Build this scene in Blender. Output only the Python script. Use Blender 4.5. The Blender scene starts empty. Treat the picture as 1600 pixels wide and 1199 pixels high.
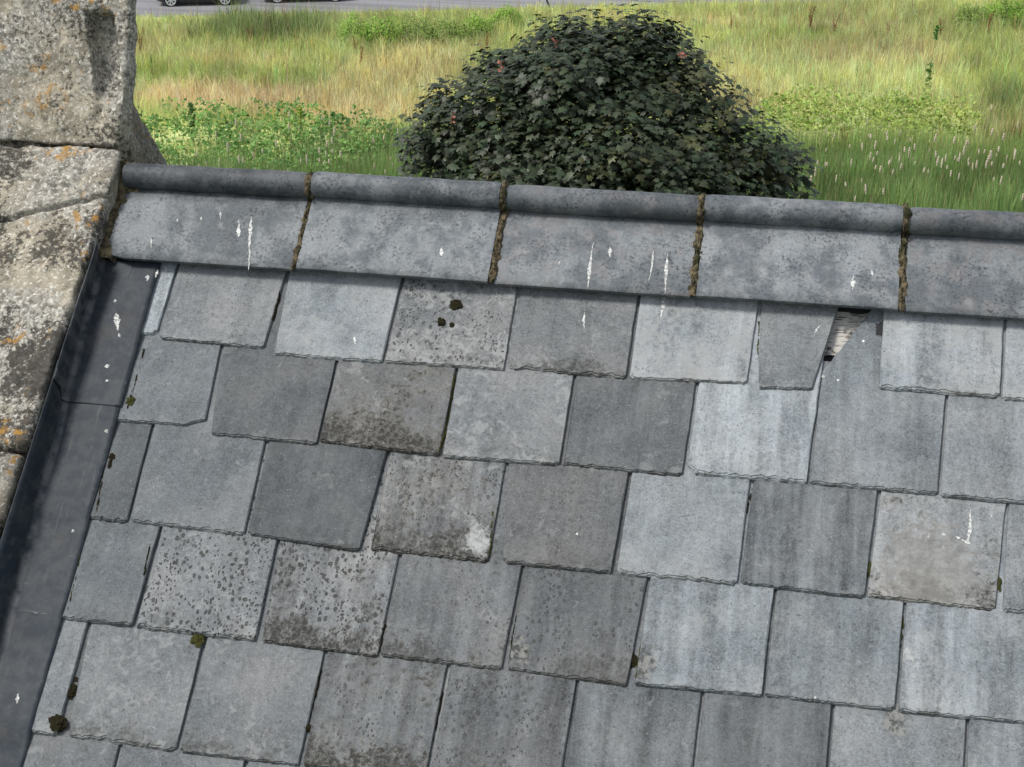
import bpy, bmesh, math, random
import numpy as np
from mathutils import Vector, Matrix, noise
random.seed(7)
rng = np.random.default_rng(11)
R = math.radians
scene = bpy.context.scene
COL = scene.collection

# ------------------------------------------------------------------ camera
CAM_H = 13.0
cam_data = bpy.data.cameras.new('camera')
cam = bpy.data.objects.new('camera', cam_data)
COL.objects.link(cam)
cam.matrix_world = Matrix((
    (0.983401, -0.075501, 0.164991, 0.54078),
    (0.181436, 0.399974, -0.898388, -3.05621),
    (0.001837, 0.913411, 0.407033, CAM_H),
    (0, 0, 0, 1)))
cam_data.sensor_fit = 'HORIZONTAL'
cam_data.sensor_width = 36
cam_data.lens = 54.0
cam_data.clip_start = 0.05
cam_data.clip_end = 5000
scene.camera = cam

# ------------------------------------------------------------------ sky and sun (bright overcast)
SUN_EL, SUN_ROT = R(60), R(243)
world = bpy.data.worlds.new('World')
scene.world = world
world.use_nodes = True
wn = world.node_tree.nodes
wl = world.node_tree.links
wn.clear()
sky = wn.new('ShaderNodeTexSky')
sky.sky_type = 'NISHITA'
sky.sun_disc = False
sky.sun_elevation = SUN_EL
sky.sun_rotation = SUN_ROT
sky.air_density = 1.0
sky.dust_density = 1.5
hs = wn.new('ShaderNodeHueSaturation')
hs.inputs['Saturation'].default_value = 0.38
bg = wn.new('ShaderNodeBackground')
bg.inputs['Strength'].default_value = 0.085
wo = wn.new('ShaderNodeOutputWorld')
wl.new(sky.outputs[0], hs.inputs['Color'])
wl.new(hs.outputs[0], bg.inputs['Color'])
wl.new(bg.outputs[0], wo.inputs['Surface'])
sun_d = bpy.data.lights.new('sun', 'SUN')
sun_d.energy = 1.5
sun_d.angle = R(14)
sun_d.color = (1.0, 0.96, 0.9)
sun = bpy.data.objects.new('sun', sun_d)
COL.objects.link(sun)
sd = Vector((math.sin(SUN_ROT) * math.cos(SUN_EL), math.cos(SUN_ROT) * math.cos(SUN_EL), math.sin(SUN_EL)))
sun.rotation_euler = sd.to_track_quat('Z', 'Y').to_euler()
sun.location = (0, 0, 30)
vs = scene.view_settings
vs.view_transform = 'Standard'
vs.look = 'None'
vs.gamma = 1
vs.use_curve_mapping = False
vs.exposure = 1.25

# ------------------------------------------------------------------ measured data (metres)
SLATES=[
(1, [(-0.99, 0.2438), (-0.8582, 0.2417), (-0.8558, 0.0425), (-0.98, 0.0369)], 0.376, 0.2, 0, 0, 0.2, 0.3, {'cut': 0.004, 'bite': [(1, 0.01, 0.012)]}),
(1, [(-0.8511, 0.2387), (-0.589, 0.2316), (-0.5949, 0.0267), (-0.8486, 0.0328)], 0.246, 0.5, 0.1, 0, 0.2, 0.3, {}),
(1, [(-0.5814, 0.2322), (-0.3127, 0.2263), (-0.3151, 0.0135), (-0.5678, 0.0139)], 0.305, 0.3, 0.1, 0, 0.1, 0.5, {}),
(1, [(-0.3061, 0.2233), (-0.0397, 0.2249), (-0.0389, 0.0173), (-0.3096, 0.0156)], 0.238, 0.8, 0.6, 0.1, 0.1, 0.7, {'patch': (-0.008, 0.155, 0.03, 0)}),
(1, [(-0.0334, 0.2219), (0.2347, 0.2258), (0.2317, 0.0211), (-0.0339, 0.0226)], 0.216, 0.6, 0.1, 0.35, 0.1, 0.3, {}),
(1, [(0.2404, 0.2263), (0.5023, 0.2251), (0.4926, 0.0293), (0.2387, 0.0217)], 0.332, 0.4, 0.1, 0, 0.4, 0.9, {}),
(1, [(0.5091, 0.2273), (0.6747, 0.2305), (0.6312, 0.0272), (0.5178, 0.0205)], 0.246, 0.5, 0.1, 0, 0.1, 0.3, {}),
(1, [(0.7742, 0.2188), (1.0279, 0.2262), (1.0184, 0.0409), (0.7698, 0.0438)], 0.342, 0.3, 0, 0.05, 0.5, 0.7, {}),
(1, [(1.0332, 0.2266), (1.2873, 0.2264), (1.2746, 0.0377), (1.0236, 0.0383)], 0.352, 0.3, 0, 0, 0.4, 0.6, {}),
(2, [(-1.0, 0.0355), (-0.6981, 0.021), (-0.6842, -0.1804), (-1.0, -0.1854)], 0.202, 0.1, 0.05, 0, 0.1, 0.1, {'bite': [(1, 0.045, 0.018)]}),
(2, [(-0.6921, 0.0215), (-0.4231, 0.0105), (-0.4218, -0.2007), (-0.6665, -0.1979)], 0.156, 0.4, 0.1, 0, 0.2, 0.1, {}),
(2, [(-0.4173, 0.011), (-0.1477, 0.0125), (-0.1463, -0.2032), (-0.4192, -0.1927)], 0.188, 0.8, 0.15, 0.75, 0.1, 0.3, {}),
(2, [(-0.142, 0.013), (0.1163, 0.0156), (0.1141, -0.2002), (-0.1405, -0.2042)], 0.238, 0.55, 0.1, 0.1, 0.1, 0.55, {}),
(2, [(0.1219, 0.0161), (0.3836, 0.0179), (0.375, -0.2011), (0.1193, -0.1982)], 0.168, 0.35, 0.05, 0.0, 0.3, 0.15, {}),
(2, [(0.3891, 0.0184), (0.6464, 0.0297), (0.6313, -0.1931), (0.3825, -0.1945)], 0.332, 0.2, 0, 0, 0.6, 0.3, {'bite': [(0, 0.02, 0.02)]}),
(2, [(0.6492, 0.0801), (0.9085, 0.037), (0.8956, -0.1939), (0.6379, -0.1939)], 0.254, 0.2, 0, 0, 0.35, 0.15, {'brk': [(0.6508, 0.0814), (0.7412, 0.2338)]}),
(2, [(0.9138, 0.0329), (1.1719, 0.0328), (1.1551, -0.1987), (0.8995, -0.1964)], 0.262, 0.25, 0, 0, 0.3, 0.2, {}),
(3, [(-1.0, -0.194), (-0.808, -0.194), (-0.7995, -0.425), (-1.0, -0.422)], 0.144, 0.05, 0, 0, 0.2, 0.1, {}),
(3, [(-0.8021, -0.1934), (-0.5406, -0.2014), (-0.5342, -0.427), (-0.795, -0.42)], 0.209, 0.3, 0.05, 0, 0.1, 0.2, {}),
(3, [(-0.5334, -0.2008), (-0.265, -0.2073), (-0.2785, -0.4379), (-0.5293, -0.4236)], 0.138, 0.3, 0.05, 0.05, 0.3, 0.05, {}),
(3, [(-0.258, -0.2066), (-0.0022, -0.2073), (-0.0037, -0.4359), (-0.2578, -0.43)], 0.195, 0.7, 0.5, 0.7, 0.9, 0.45, {'patch': (0.098, 0.046, 0.036, 1)}),
(3, [(0.0047, -0.2067), (0.2619, -0.2051), (0.2517, -0.4323), (0.0253, -0.4315)], 0.175, 0.75, 0.2, 0.12, 0.1, 0.15, {}),
(3, [(0.2686, -0.2045), (0.5164, -0.2018), (0.5073, -0.4323), (0.262, -0.4299)], 0.287, 0.3, 0.05, 0, 0.2, 0.3, {}),
(3, [(0.523, -0.2012), (0.7762, -0.196), (0.7575, -0.4335), (0.5121, -0.4277)], 0.209, 0.3, 0.05, 0, 0.7, 0.2, {}),
(3, [(0.7827, -0.1982), (1.032, -0.1958), (1.0094, -0.4338), (0.7623, -0.4289)], 0.305, 0.6, 0.05, 0.45, 0.3, 0.6, {'patch': (-0.005, 0.068, 0.115, 2)}),
(3, [(1.037, -0.1996), (1.2896, -0.1975), (1.2688, -0.4312), (1.0227, -0.4337)], 0.287, 0.4, 0.05, 0, 0.3, 0.3, {}),
(4, [(-1.0, -0.4278), (-0.7268, -0.4279), (-0.726, -0.6512), (-1.0, -0.6502)], 0.188, 0.1, 0.0, 0.1, 0.1, 0.1, {}),
(4, [(-0.7212, -0.4273), (-0.4622, -0.4341), (-0.4576, -0.6542), (-0.7188, -0.6518)], 0.238, 0.5, 1.0, 0.1, 0.1, 0.4, {}),
(4, [(-0.4566, -0.4336), (-0.1959, -0.4364), (-0.1975, -0.66), (-0.4452, -0.6543)], 0.223, 0.6, 0.8, 0.5, 0.8, 0.4, {}),
(4, [(-0.1891, -0.4357), (0.0658, -0.4384), (0.058, -0.6587), (-0.1928, -0.6568)], 0.188, 0.5, 0.4, 0.35, 0.4, 0.2, {}),
(4, [(0.0711, -0.4378), (0.3256, -0.4397), (0.3088, -0.6637), (0.0694, -0.6561)], 0.168, 0.5, 0.5, 0.25, 0.4, 0.1, {'patch': (-0.101, 0.043, 0.034, 3)}),
(4, [(0.331, -0.442), (0.5804, -0.434), (0.5712, -0.655), (0.3248, -0.6593)], 0.279, 0.2, 0.05, 0.0, 0.5, 0.35, {'patch': (-0.112, 0.041, 0.036, 3)}),
(4, [(0.5857, -0.4362), (0.8352, -0.4318), (0.8236, -0.6544), (0.5761, -0.6544)], 0.246, 0.15, 0.05, 0.05, 0.5, 0.2, {}),
(4, [(0.8402, -0.4313), (1.0954, -0.4297), (1.0783, -0.6527), (0.8296, -0.6562)], 0.279, 0.15, 0.1, 0.0, 0.7, 0.3, {'patch': (-0.109, 0.114, 0.014, 1)}),
(5, [(-1.0, -0.6573), (-0.827, -0.6563), (-0.8217, -0.8942), (-1.0, -0.8903)], 0.231, 0.2, 0, 0.1, 0.1, 0.4, {}),
(5, [(-0.8215, -0.6557), (-0.57, -0.6567), (-0.567, -0.8972), (-0.8003, -0.8917)], 0.223, 0.4, 0.1, 0.25, 0.1, 0.4, {}),
(5, [(-0.5632, -0.656), (-0.3106, -0.6616), (-0.3124, -0.8955), (-0.5604, -0.8964)], 0.209, 0.4, 0.1, 0.3, 0.1, 0.3, {}),
(5, [(-0.3039, -0.6609), (-0.0541, -0.6605), (-0.0584, -0.8932), (-0.306, -0.8948)], 0.175, 0.5, 0.5, 0.7, 0.6, 0.2, {}),
(5, [(-0.0476, -0.6598), (0.2088, -0.6619), (0.2024, -0.8905), (-0.0507, -0.8935)], 0.168, 0.5, 0.5, 0.3, 0.6, 0.15, {}),
(5, [(0.2138, -0.6613), (0.4553, -0.6604), (0.4498, -0.8862), (0.2086, -0.891)], 0.188, 0.3, 0.2, 0, 0.6, 0.15, {}),
(5, [(0.4602, -0.6598), (0.705, -0.6566), (0.6977, -0.8812), (0.4558, -0.8867)], 0.168, 0.35, 0.1, 0, 0.6, 0.1, {}),
(5, [(0.7111, -0.6572), (0.9577, -0.6543), (0.9471, -0.8765), (0.7036, -0.8817)], 0.262, 0.35, 0.1, 0.1, 0.3, 0.4, {'patch': (0.002, 0.205, 0.034, 3)}),
(5, [(0.9625, -0.6562), (1.2083, -0.6503), (1.1942, -0.8726), (0.9528, -0.8782)], 0.254, 0.2, 0.05, 0, 0.4, 0.3, {}),
(6, [(-1.0, -0.8954), (-0.6885, -0.904), (-0.681, -1.1385), (-1.0, -1.1397)], 0.175, 0.3, 0.2, 0.2, 0.2, 0.2, {}),
(6, [(-0.6825, -0.9059), (-0.4246, -0.9041), (-0.422, -1.1348), (-0.6731, -1.1387)], 0.202, 0.3, 0.2, 0.2, 0.2, 0.3, {}),
]
DROPPINGS=[
('r', [(-0.6928, 0.3601), (-0.6793, 0.2887), (-0.6646, 0.2117)], 0.0071),
('r', [(-0.7207, 0.3508), (-0.7105, 0.3008)], 0.0071),
('r', [(-0.7712, 0.3693), (-0.7656, 0.3459)], 0.0043),
('r', [(-0.9217, 0.282), (-0.9146, 0.2554)], 0.0043),
('r', [(-0.2237, 0.3075), (-0.2172, 0.2783)], 0.0057),
('r', [(0.1223, 0.3501), (0.1217, 0.2947), (0.124, 0.2286)], 0.0057),
('r', [(0.1616, 0.339), (0.1647, 0.3117)], 0.0071),
('r', [(0.2601, 0.341), (0.2612, 0.2881), (0.2575, 0.254)], 0.0036),
('r', [(0.2928, 0.3314), (0.2947, 0.2821), (0.2973, 0.2269)], 0.0057),
('r', [(0.7031, 0.3012), (0.7033, 0.2632)], 0.0071),
('r', [(0.0533, 0.2931), (0.0522, 0.2793)], 0.0043),
('r', [(0.7424, 0.3174), (0.7443, 0.3026)], 0.0036),
('r', [(-0.8148, 0.3516), (-0.8121, 0.3408)], 0.0043),
('r', [(-0.8717, 0.3421), (-0.8689, 0.3313)], 0.0043),
('r', [(0.4125, 0.2159), (0.4117, 0.2092)], 0.0029),
('s', [(0.2938, 0.2399), (0.294, 0.2097), (0.2913, 0.1796)], 0.0071),
('s', [(0.121, 0.1877), (0.1212, 0.1627), (0.1257, 0.1381)], 0.0043),
('s', [(-0.3912, 0.0745), (-0.3843, 0.055)], 0.0057),
('s', [(0.9619, -0.2168), (0.9609, -0.2593), (0.9562, -0.2919)], 0.0057),
('s', [(0.8809, -0.2771), (0.8799, -0.2912)], 0.0043),
('s', [(0.906, -0.2774), (0.9136, -0.2808)], 0.0057),
('s', [(0.9336, -0.2802), (0.9412, -0.2851)], 0.005),
('s', [(0.9437, -0.2862), (0.9612, -0.2942)], 0.0057),
('s', [(0.6417, 0.1913), (0.6327, 0.1792), (0.6292, 0.1675)], 0.0036),
('s', [(0.7346, 0.1648), (0.7351, 0.152)], 0.0071),
('s', [(0.652, 0.0705), (0.6524, 0.0611)], 0.0057),
('s', [(0.6822, 0.0605), (0.6864, 0.0562)], 0.0057),
('s', [(0.17, -0.3505), (0.1734, -0.3559)], 0.0057),
('s', [(1.0008, -0.223), (1.0059, -0.231)], 0.0043),
('s', [(-0.8183, -0.8656), (-0.8126, -0.8755)], 0.0057),
('s', [(0.6747, -0.6441), (0.6714, -0.6496)], 0.0036),
('l', [(-0.9633, 0.0866), (-0.9537, 0.058), (-0.9475, 0.0413)], 0.0114),
('l', [(-0.9773, 0.1257), (-0.976, 0.1153)], 0.0057),
('l', [(-0.9514, -0.0456), (-0.9471, -0.0553)], 0.0086),
('l', [(-0.9404, -0.0847), (-0.9371, -0.0911)], 0.0057),
('l', [(-0.9089, -0.2076), (-0.9033, -0.2167)], 0.0071),
('l', [(-0.917, -0.4505), (-0.9134, -0.4577)], 0.0057),
('l', [(-0.9274, -0.817), (-0.9227, -0.8408)], 0.0057),
('l', [(-0.9172, 0.1975), (-0.9141, 0.18)], 0.0071),
('l', [(-0.8963, 0.2152), (-0.8966, 0.192)], 0.0057),
('l', [(-0.9441, 0.0347), (-0.9363, 0.0233)], 0.0043),
]
MOSS=[((-0.823, -0.802), 0.0143), ((-0.824, -0.869), 0.0171), ((-0.8206, -0.7718), 0.0057), ((-0.3121, -0.8182), 0.0086), ((0.314, -0.6077), 0.0129), ((-0.8711, -0.132), 0.01), ((-0.5819, -0.6618), 0.0129), ((-0.1739, 0.1777), 0.0129), ((-0.1983, 0.1284), 0.01), ((-0.1739, 0.1237), 0.0057), ((-0.8783, -0.2706), 0.0071), ((-0.878, -0.2878), 0.0071), ((0.7652, -0.3696), 0.0086), ((1.0169, -0.3737), 0.0086), ((0.77, 0.2013), 0.01)]
ZONES=[(-22.63, 55.88, 3.86, 2.13, 'yg', 0.7, 1), (-19.19, 51.38, 4.77, 3.0, 'gr', 0.75, 1), (-18.34, 47.59, 4.25, 2.01, 'tan', 1.0, 1), (-24.89, 53.79, 0.75, 5.35, 'tan', 0.4, 1), (-20.42, 53.44, 2.96, 1.08, 'tan', 0.5, 1), (-13.87, 50.78, 2.56, 7.19, 'gold', 0.9, 1), (-13.83, 46.38, 1.95, 1.85, 'tan', 0.6, 1), (-21.92, 59.27, 2.56, 2.63, 'dk', 0.95, 1.7), (-20.06, 60.5, 1.09, 2.38, 'dk', 0.5, 1.6), (-25.25, 59.78, 1.09, 1.19, 'gr', 0.6, 0.6), (0.77, 54.68, 7.61, 8.7, 'pale', 0.75, 1), (-1.23, 52.18, 1.61, 3.77, 'gold', 0.6, 1), (4.44, 59.47, 4.56, 2.6, 'gold', 0.6, 1), (8.18, 57.8, 1.71, 7.95, 'gr', 0.65, 1.2), (-1.17, 62.32, 3.48, 1.99, 'yg', 0.6, 0.7), (0.67, 62.68, 1.61, 1.7, 'gr', 0.5, 0.8), (-1.34, 49.71, 0.88, 1.93, 'rust', 0.5, 1), (0.6, 50.56, 1.33, 1.17, 'gold', 0.5, 1), (7.53, 45.48, 0.68, 2.29, 'rust', 1.0, 1.3), (7.91, 52.94, 0.68, 2.65, 'dk', 0.8, 1.4), (-3.52, 65.51, 7.32, 0.61, 'tan', 0.8, 0.4), (-14.54, 63.37, 5.61, 1.53, 'gr', 0.5, 0.7)]
NETTLE=[(-18.33, 42.73, 1.74, 1.89), (-15.65, 42.42, 2.22, 2.17), (-16.49, 39.57, 2.31, 2.44), (-13.33, 41.68, 1.78, 1.74), (-13.9, 39.0, 2.64, 1.72), (-11.96, 41.18, 1.17, 1.21)]
BRAMBLE=[(2.7, 47.61, 3.14, 2.91), (0.45, 46.75, 1.25, 2.47), (4.99, 48.49, 1.69, 2.79), (0.83, 49.03, 1.08, 1.5), (-0.52, 45.32, 1.02, 1.66)]
SPIKES=[(1.61, 41.33, 'r'), (1.8, 42.76, 'r'), (2.79, 44.43, 'r'), (2.89, 43.28, 'r'), (3.32, 42.53, 'r'), (2.75, 41.06, 'r'), (2.84, 41.78, 'r'), (3.55, 42.43, 'r'), (3.77, 43.52, 'r'), (4.19, 43.07, 'r'), (4.57, 41.97, 'r'), (4.6, 41.83, 'r'), (3.87, 40.31, 'r'), (4.19, 41.06, 'r'), (4.97, 40.59, 'r'), (4.93, 39.92, 'r'), (5.16, 41.45, 'r'), (5.36, 40.67, 'r'), (5.99, 41.75, 'r'), (6.3, 42.81, 'r'), (6.21, 40.36, 'r'), (6.63, 45.89, 'r'), (6.13, 44.59, 'r'), (7.36, 45.07, 'r'), (6.55, 42.07, 'r'), (6.6, 42.36, 'r'), (6.63, 40.18, 'r'), (6.93, 40.5, 'r'), (6.06, 40.07, 'r'), (6.21, 40.76, 'r'), (3.23, 39.14, 'r'), (3.34, 39.29, 'r'), (3.57, 39.72, 'r'), (4.0, 40.4, 'r'), (3.01, 38.59, 'r'), (2.81, 40.04, 'r'), (1.47, 39.06, 'r'), (1.19, 39.01, 'r'), (1.89, 38.18, 'r'), (2.18, 37.2, 'r'), (3.08, 36.9, 'r'), (4.48, 39.06, 'r'), (4.08, 38.67, 'r'), (2.63, 38.51, 'r'), (2.73, 36.09, 'r'), (2.33, 35.95, 'r'), (6.54, 36.87, 'r'), (1.61, 43.57, 'r'), (3.03, 40.56, 'r'), (4.72, 40.48, 'r'), (5.28, 39.98, 'r'), (5.54, 40.23, 'r'), (2.34, 36.64, 'r'), (5.67, 39.93, 'r'), (1.62, 39.51, 'r'), (5.98, 41.53, 'r'), (1.67, 40.03, 'r'), (3.99, 40.5, 'r'), (5.11, 35.76, 'r'), (3.47, 40.63, 'r'), (3.73, 41.3, 'r'), (5.57, 41.11, 'r'), (2.82, 40.29, 'r'), (5.29, 40.69, 'r'), (1.14, 36.81, 'r'), (2.92, 40.82, 'r'), (6.32, 39.53, 'r'), (3.94, 40.57, 'r'), (1.3, 37.76, 'r'), (3.41, 41.79, 'r'), (4.93, 38.66, 'r'), (2.34, 39.58, 'r'), (2.87, 39.25, 'r'), (5.56, 42.22, 'r'), (6.0, 39.94, 'r'), (5.24, 41.15, 'r'), (3.66, 39.96, 'r'), (6.09, 37.99, 'r'), (6.14, 40.12, 'r'), (3.99, 40.45, 'r'), (5.19, 39.23, 'r'), (6.34, 40.92, 'r'), (4.43, 39.73, 'r'), (4.67, 38.95, 'r'), (2.21, 41.39, 'r'), (5.75, 42.27, 'r'), (6.69, 41.47, 'r'), (6.05, 39.18, 'r'), (6.93, 41.27, 'r'), (5.74, 39.8, 'r'), (-15.7, 40.25, 'l'), (-15.61, 39.5, 'l'), (-15.34, 38.81, 'l'), (-14.51, 41.11, 'l'), (-14.16, 40.16, 'l'), (-14.09, 40.95, 'l'), (-13.66, 41.67, 'l'), (-13.06, 40.76, 'l'), (-16.38, 39.73, 'l'), (-15.82, 36.82, 'l'), (-15.64, 36.45, 'l'), (-15.47, 36.68, 'l'), (-15.22, 36.59, 'l'), (-14.29, 36.44, 'l'), (-14.88, 36.93, 'l'), (-13.1, 36.67, 'l'), (-13.08, 37.48, 'l'), (-12.44, 36.14, 'l'), (-12.32, 36.95, 'l'), (-12.36, 37.89, 'l'), (-13.73, 37.76, 'l'), (-11.85, 36.51, 'l'), (-14.95, 36.31, 'l'), (-13.76, 35.89, 'l'), (-12.1, 37.66, 'l'), (-12.43, 38.05, 'l'), (-12.6, 38.98, 'l'), (-11.25, 35.79, 'l'), (-12.31, 38.47, 'l'), (-10.46, 35.99, 'l'), (-9.25, 36.91, 'l'), (-11.69, 37.27, 'l'), (-10.87, 40.11, 'l'), (-10.52, 38.42, 'l'), (-10.4, 36.88, 'l'), (-10.35, 37.64, 'l'), (-11.14, 39.23, 'l'), (-11.43, 39.59, 'l'), (-10.9, 37.47, 'l'), (-10.2, 38.35, 'l'), (-12.29, 37.24, 'l'), (-14.32, 36.26, 'l'), (-14.05, 37.27, 'l'), (-12.38, 37.56, 'l'), (-14.21, 37.33, 'l')]
DOCKS=[(1.07, 63.63, 1.3), (2.1, 63.1, 1.1), (4.28, 62.81, 0.9), (6.44, 63.52, 1.0), (-2.23, 63.28, 0.8), (2.24, 44.36, 1.1), (8.34, 63.89, 1.2), (-21.28, 56.73, 0.9), (-15.7, 53.36, 1.0), (-16.53, 55.67, 0.9), (-24.87, 54.05, 1.2), (5.04, 43.53, 0.8), (-11.6, 57.28, 0.9)]
SHRUBS=[(-17.2, 57.99, 0.75, 1.5, 0), (-16.07, 58.21, 0.95, 1.35, 0), (-14.78, 58.46, 1.0, 1.3, 1), (-13.56, 58.97, 1.0, 1.2, 1), (-12.5, 59.72, 0.9, 1.2, 0), (-11.74, 62.14, 0.75, 1.3, 0), (7.83, 66.39, 0.9, 1.3, 1), (9.1, 67.09, 1.0, 1.5, 0), (10.23, 67.61, 1.0, 1.6, 0)]
WEEDS=[(5.28, 53.49, 2.5, 0), (-18.03, 41.98, 1.4, 1), (-14.78, 43.01, 1.2, 2), (9.11, 65.11, 1.5, 3)]
LOBES=[(-1.88, 17.82, 5.38, 2.32, 1.11), (-2.02, 18.46, 7.48, 1.38, 1.38), (-2.29, 18.98, 8.09, 0.93, 0.79), (-1.56, 19.13, 8.13, 0.7, 0.79), (-2.6, 17.98, 7.93, 0.9, 0.85), (-3.28, 17.71, 7.6, 0.85, 0.76), (-3.93, 17.97, 7.18, 0.78, 0.73), (-4.39, 18.09, 6.98, 0.51, 0.6), (-0.84, 18.45, 7.63, 0.68, 0.77), (-0.26, 18.23, 7.21, 0.72, 0.63), (0.2, 18.55, 6.77, 0.6, 0.5), (-1.85, 17.2, 7.18, 1.05, 0.83), (-2.9, 17.11, 7.1, 0.97, 0.66), (-1.0, 17.45, 7.06, 0.88, 0.7), (-1.87, 17.45, 6.46, 2.33, 0.98), (-3.16, 18.82, 8.09, 0.58, 0.51), (-1.07, 19.01, 7.99, 0.44, 0.55), (-2.73, 19.04, 8.41, 0.51, 0.46), (-1.68, 19.26, 8.46, 0.56, 0.45), (-4.3, 18.39, 7.62, 0.33, 0.37), (-3.68, 18.85, 8.06, 0.37, 0.35), (0.5, 18.83, 6.94, 0.33, 0.24)]
KEYS=[(-3.93, 16.92, 7.81), (-3.39, 17.32, 8.46), (-2.66, 17.6, 8.78), (-0.94, 17.83, 8.6)]
JOINT_MOSS=[[(-0.1505, 0.0003), (-0.1448, -0.1031), (-0.1495, -0.1938)], [(0.5207, -0.209), (0.5131, -0.2679)], [(0.7647, -0.3558), (0.7609, -0.3906)], [(-0.0122, -0.3191), (-0.0072, -0.3697), (-0.0049, -0.4199)], [(-0.198, -0.5874), (-0.1971, -0.6488)], [(0.069, -0.5384), (0.0694, -0.6398)], [(0.3273, -0.565), (0.3282, -0.6443)], [(-0.3114, -0.6951), (-0.3115, -0.8337)], [(-0.0559, -0.7133), (-0.0564, -0.8171)], [(-0.8878, -0.4722), (-0.8734, -0.6311)], [(-0.8946, -0.2499), (-0.8752, -0.4033)], [(-0.8775, 0.0055), (-0.8733, -0.1517)], [(0.5071, 0.1932), (0.5111, 0.0964)], [(-0.5921, 0.1831), (-0.5931, 0.1053)], [(-0.7366, -0.4645), (-0.7316, -0.5373)], [(0.8351, -0.4572), (0.832, -0.5236)]]
NAIL=(0.7351, 0.1605)
HOLE=[(0.6715, 0.078), (0.7466, 0.2404)]
STAND=(-10.96, 67.68)

# ------------------------------------------------------------------ helpers
def tag(o, label=None, cat=None, group=None, kind=None):
    if label: o['label'] = label
    if cat: o['category'] = cat
    if group: o['group'] = group
    if kind: o['kind'] = kind
    return o

def empty(name, loc=(0, 0, 0), rot=(0, 0, 0)):
    o = bpy.data.objects.new(name, None)
    COL.objects.link(o)
    o.location = loc
    o.rotation_euler = rot
    o.empty_display_size = 0.2
    return o

def link(name, me, mat=None, parent=None):
    if mat is not None and len(me.materials) == 0:
        me.materials.append(mat)
    o = bpy.data.objects.new(name, me)
    COL.objects.link(o)
    if parent is not None:
        o.parent = parent
    return o

def mesh(name, verts, faces, smooth=False):
    me = bpy.data.meshes.new(name)
    me.from_pydata([tuple(v) for v in verts], [], faces)
    me.update()
    if smooth:
        me.polygons.foreach_set('use_smooth', [True] * len(me.polygons))
    return me

def from_bm(name, bm, smooth=False):
    me = bpy.data.meshes.new(name)
    bmesh.ops.recalc_face_normals(bm, faces=bm.faces)
    bm.to_mesh(me)
    bm.free()
    if smooth:
        me.polygons.foreach_set('use_smooth', [True] * len(me.polygons))
    return me

def fbm(p, o=4):
    return noise.fractal(Vector(p), 1.0, 2.0, o)

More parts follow.
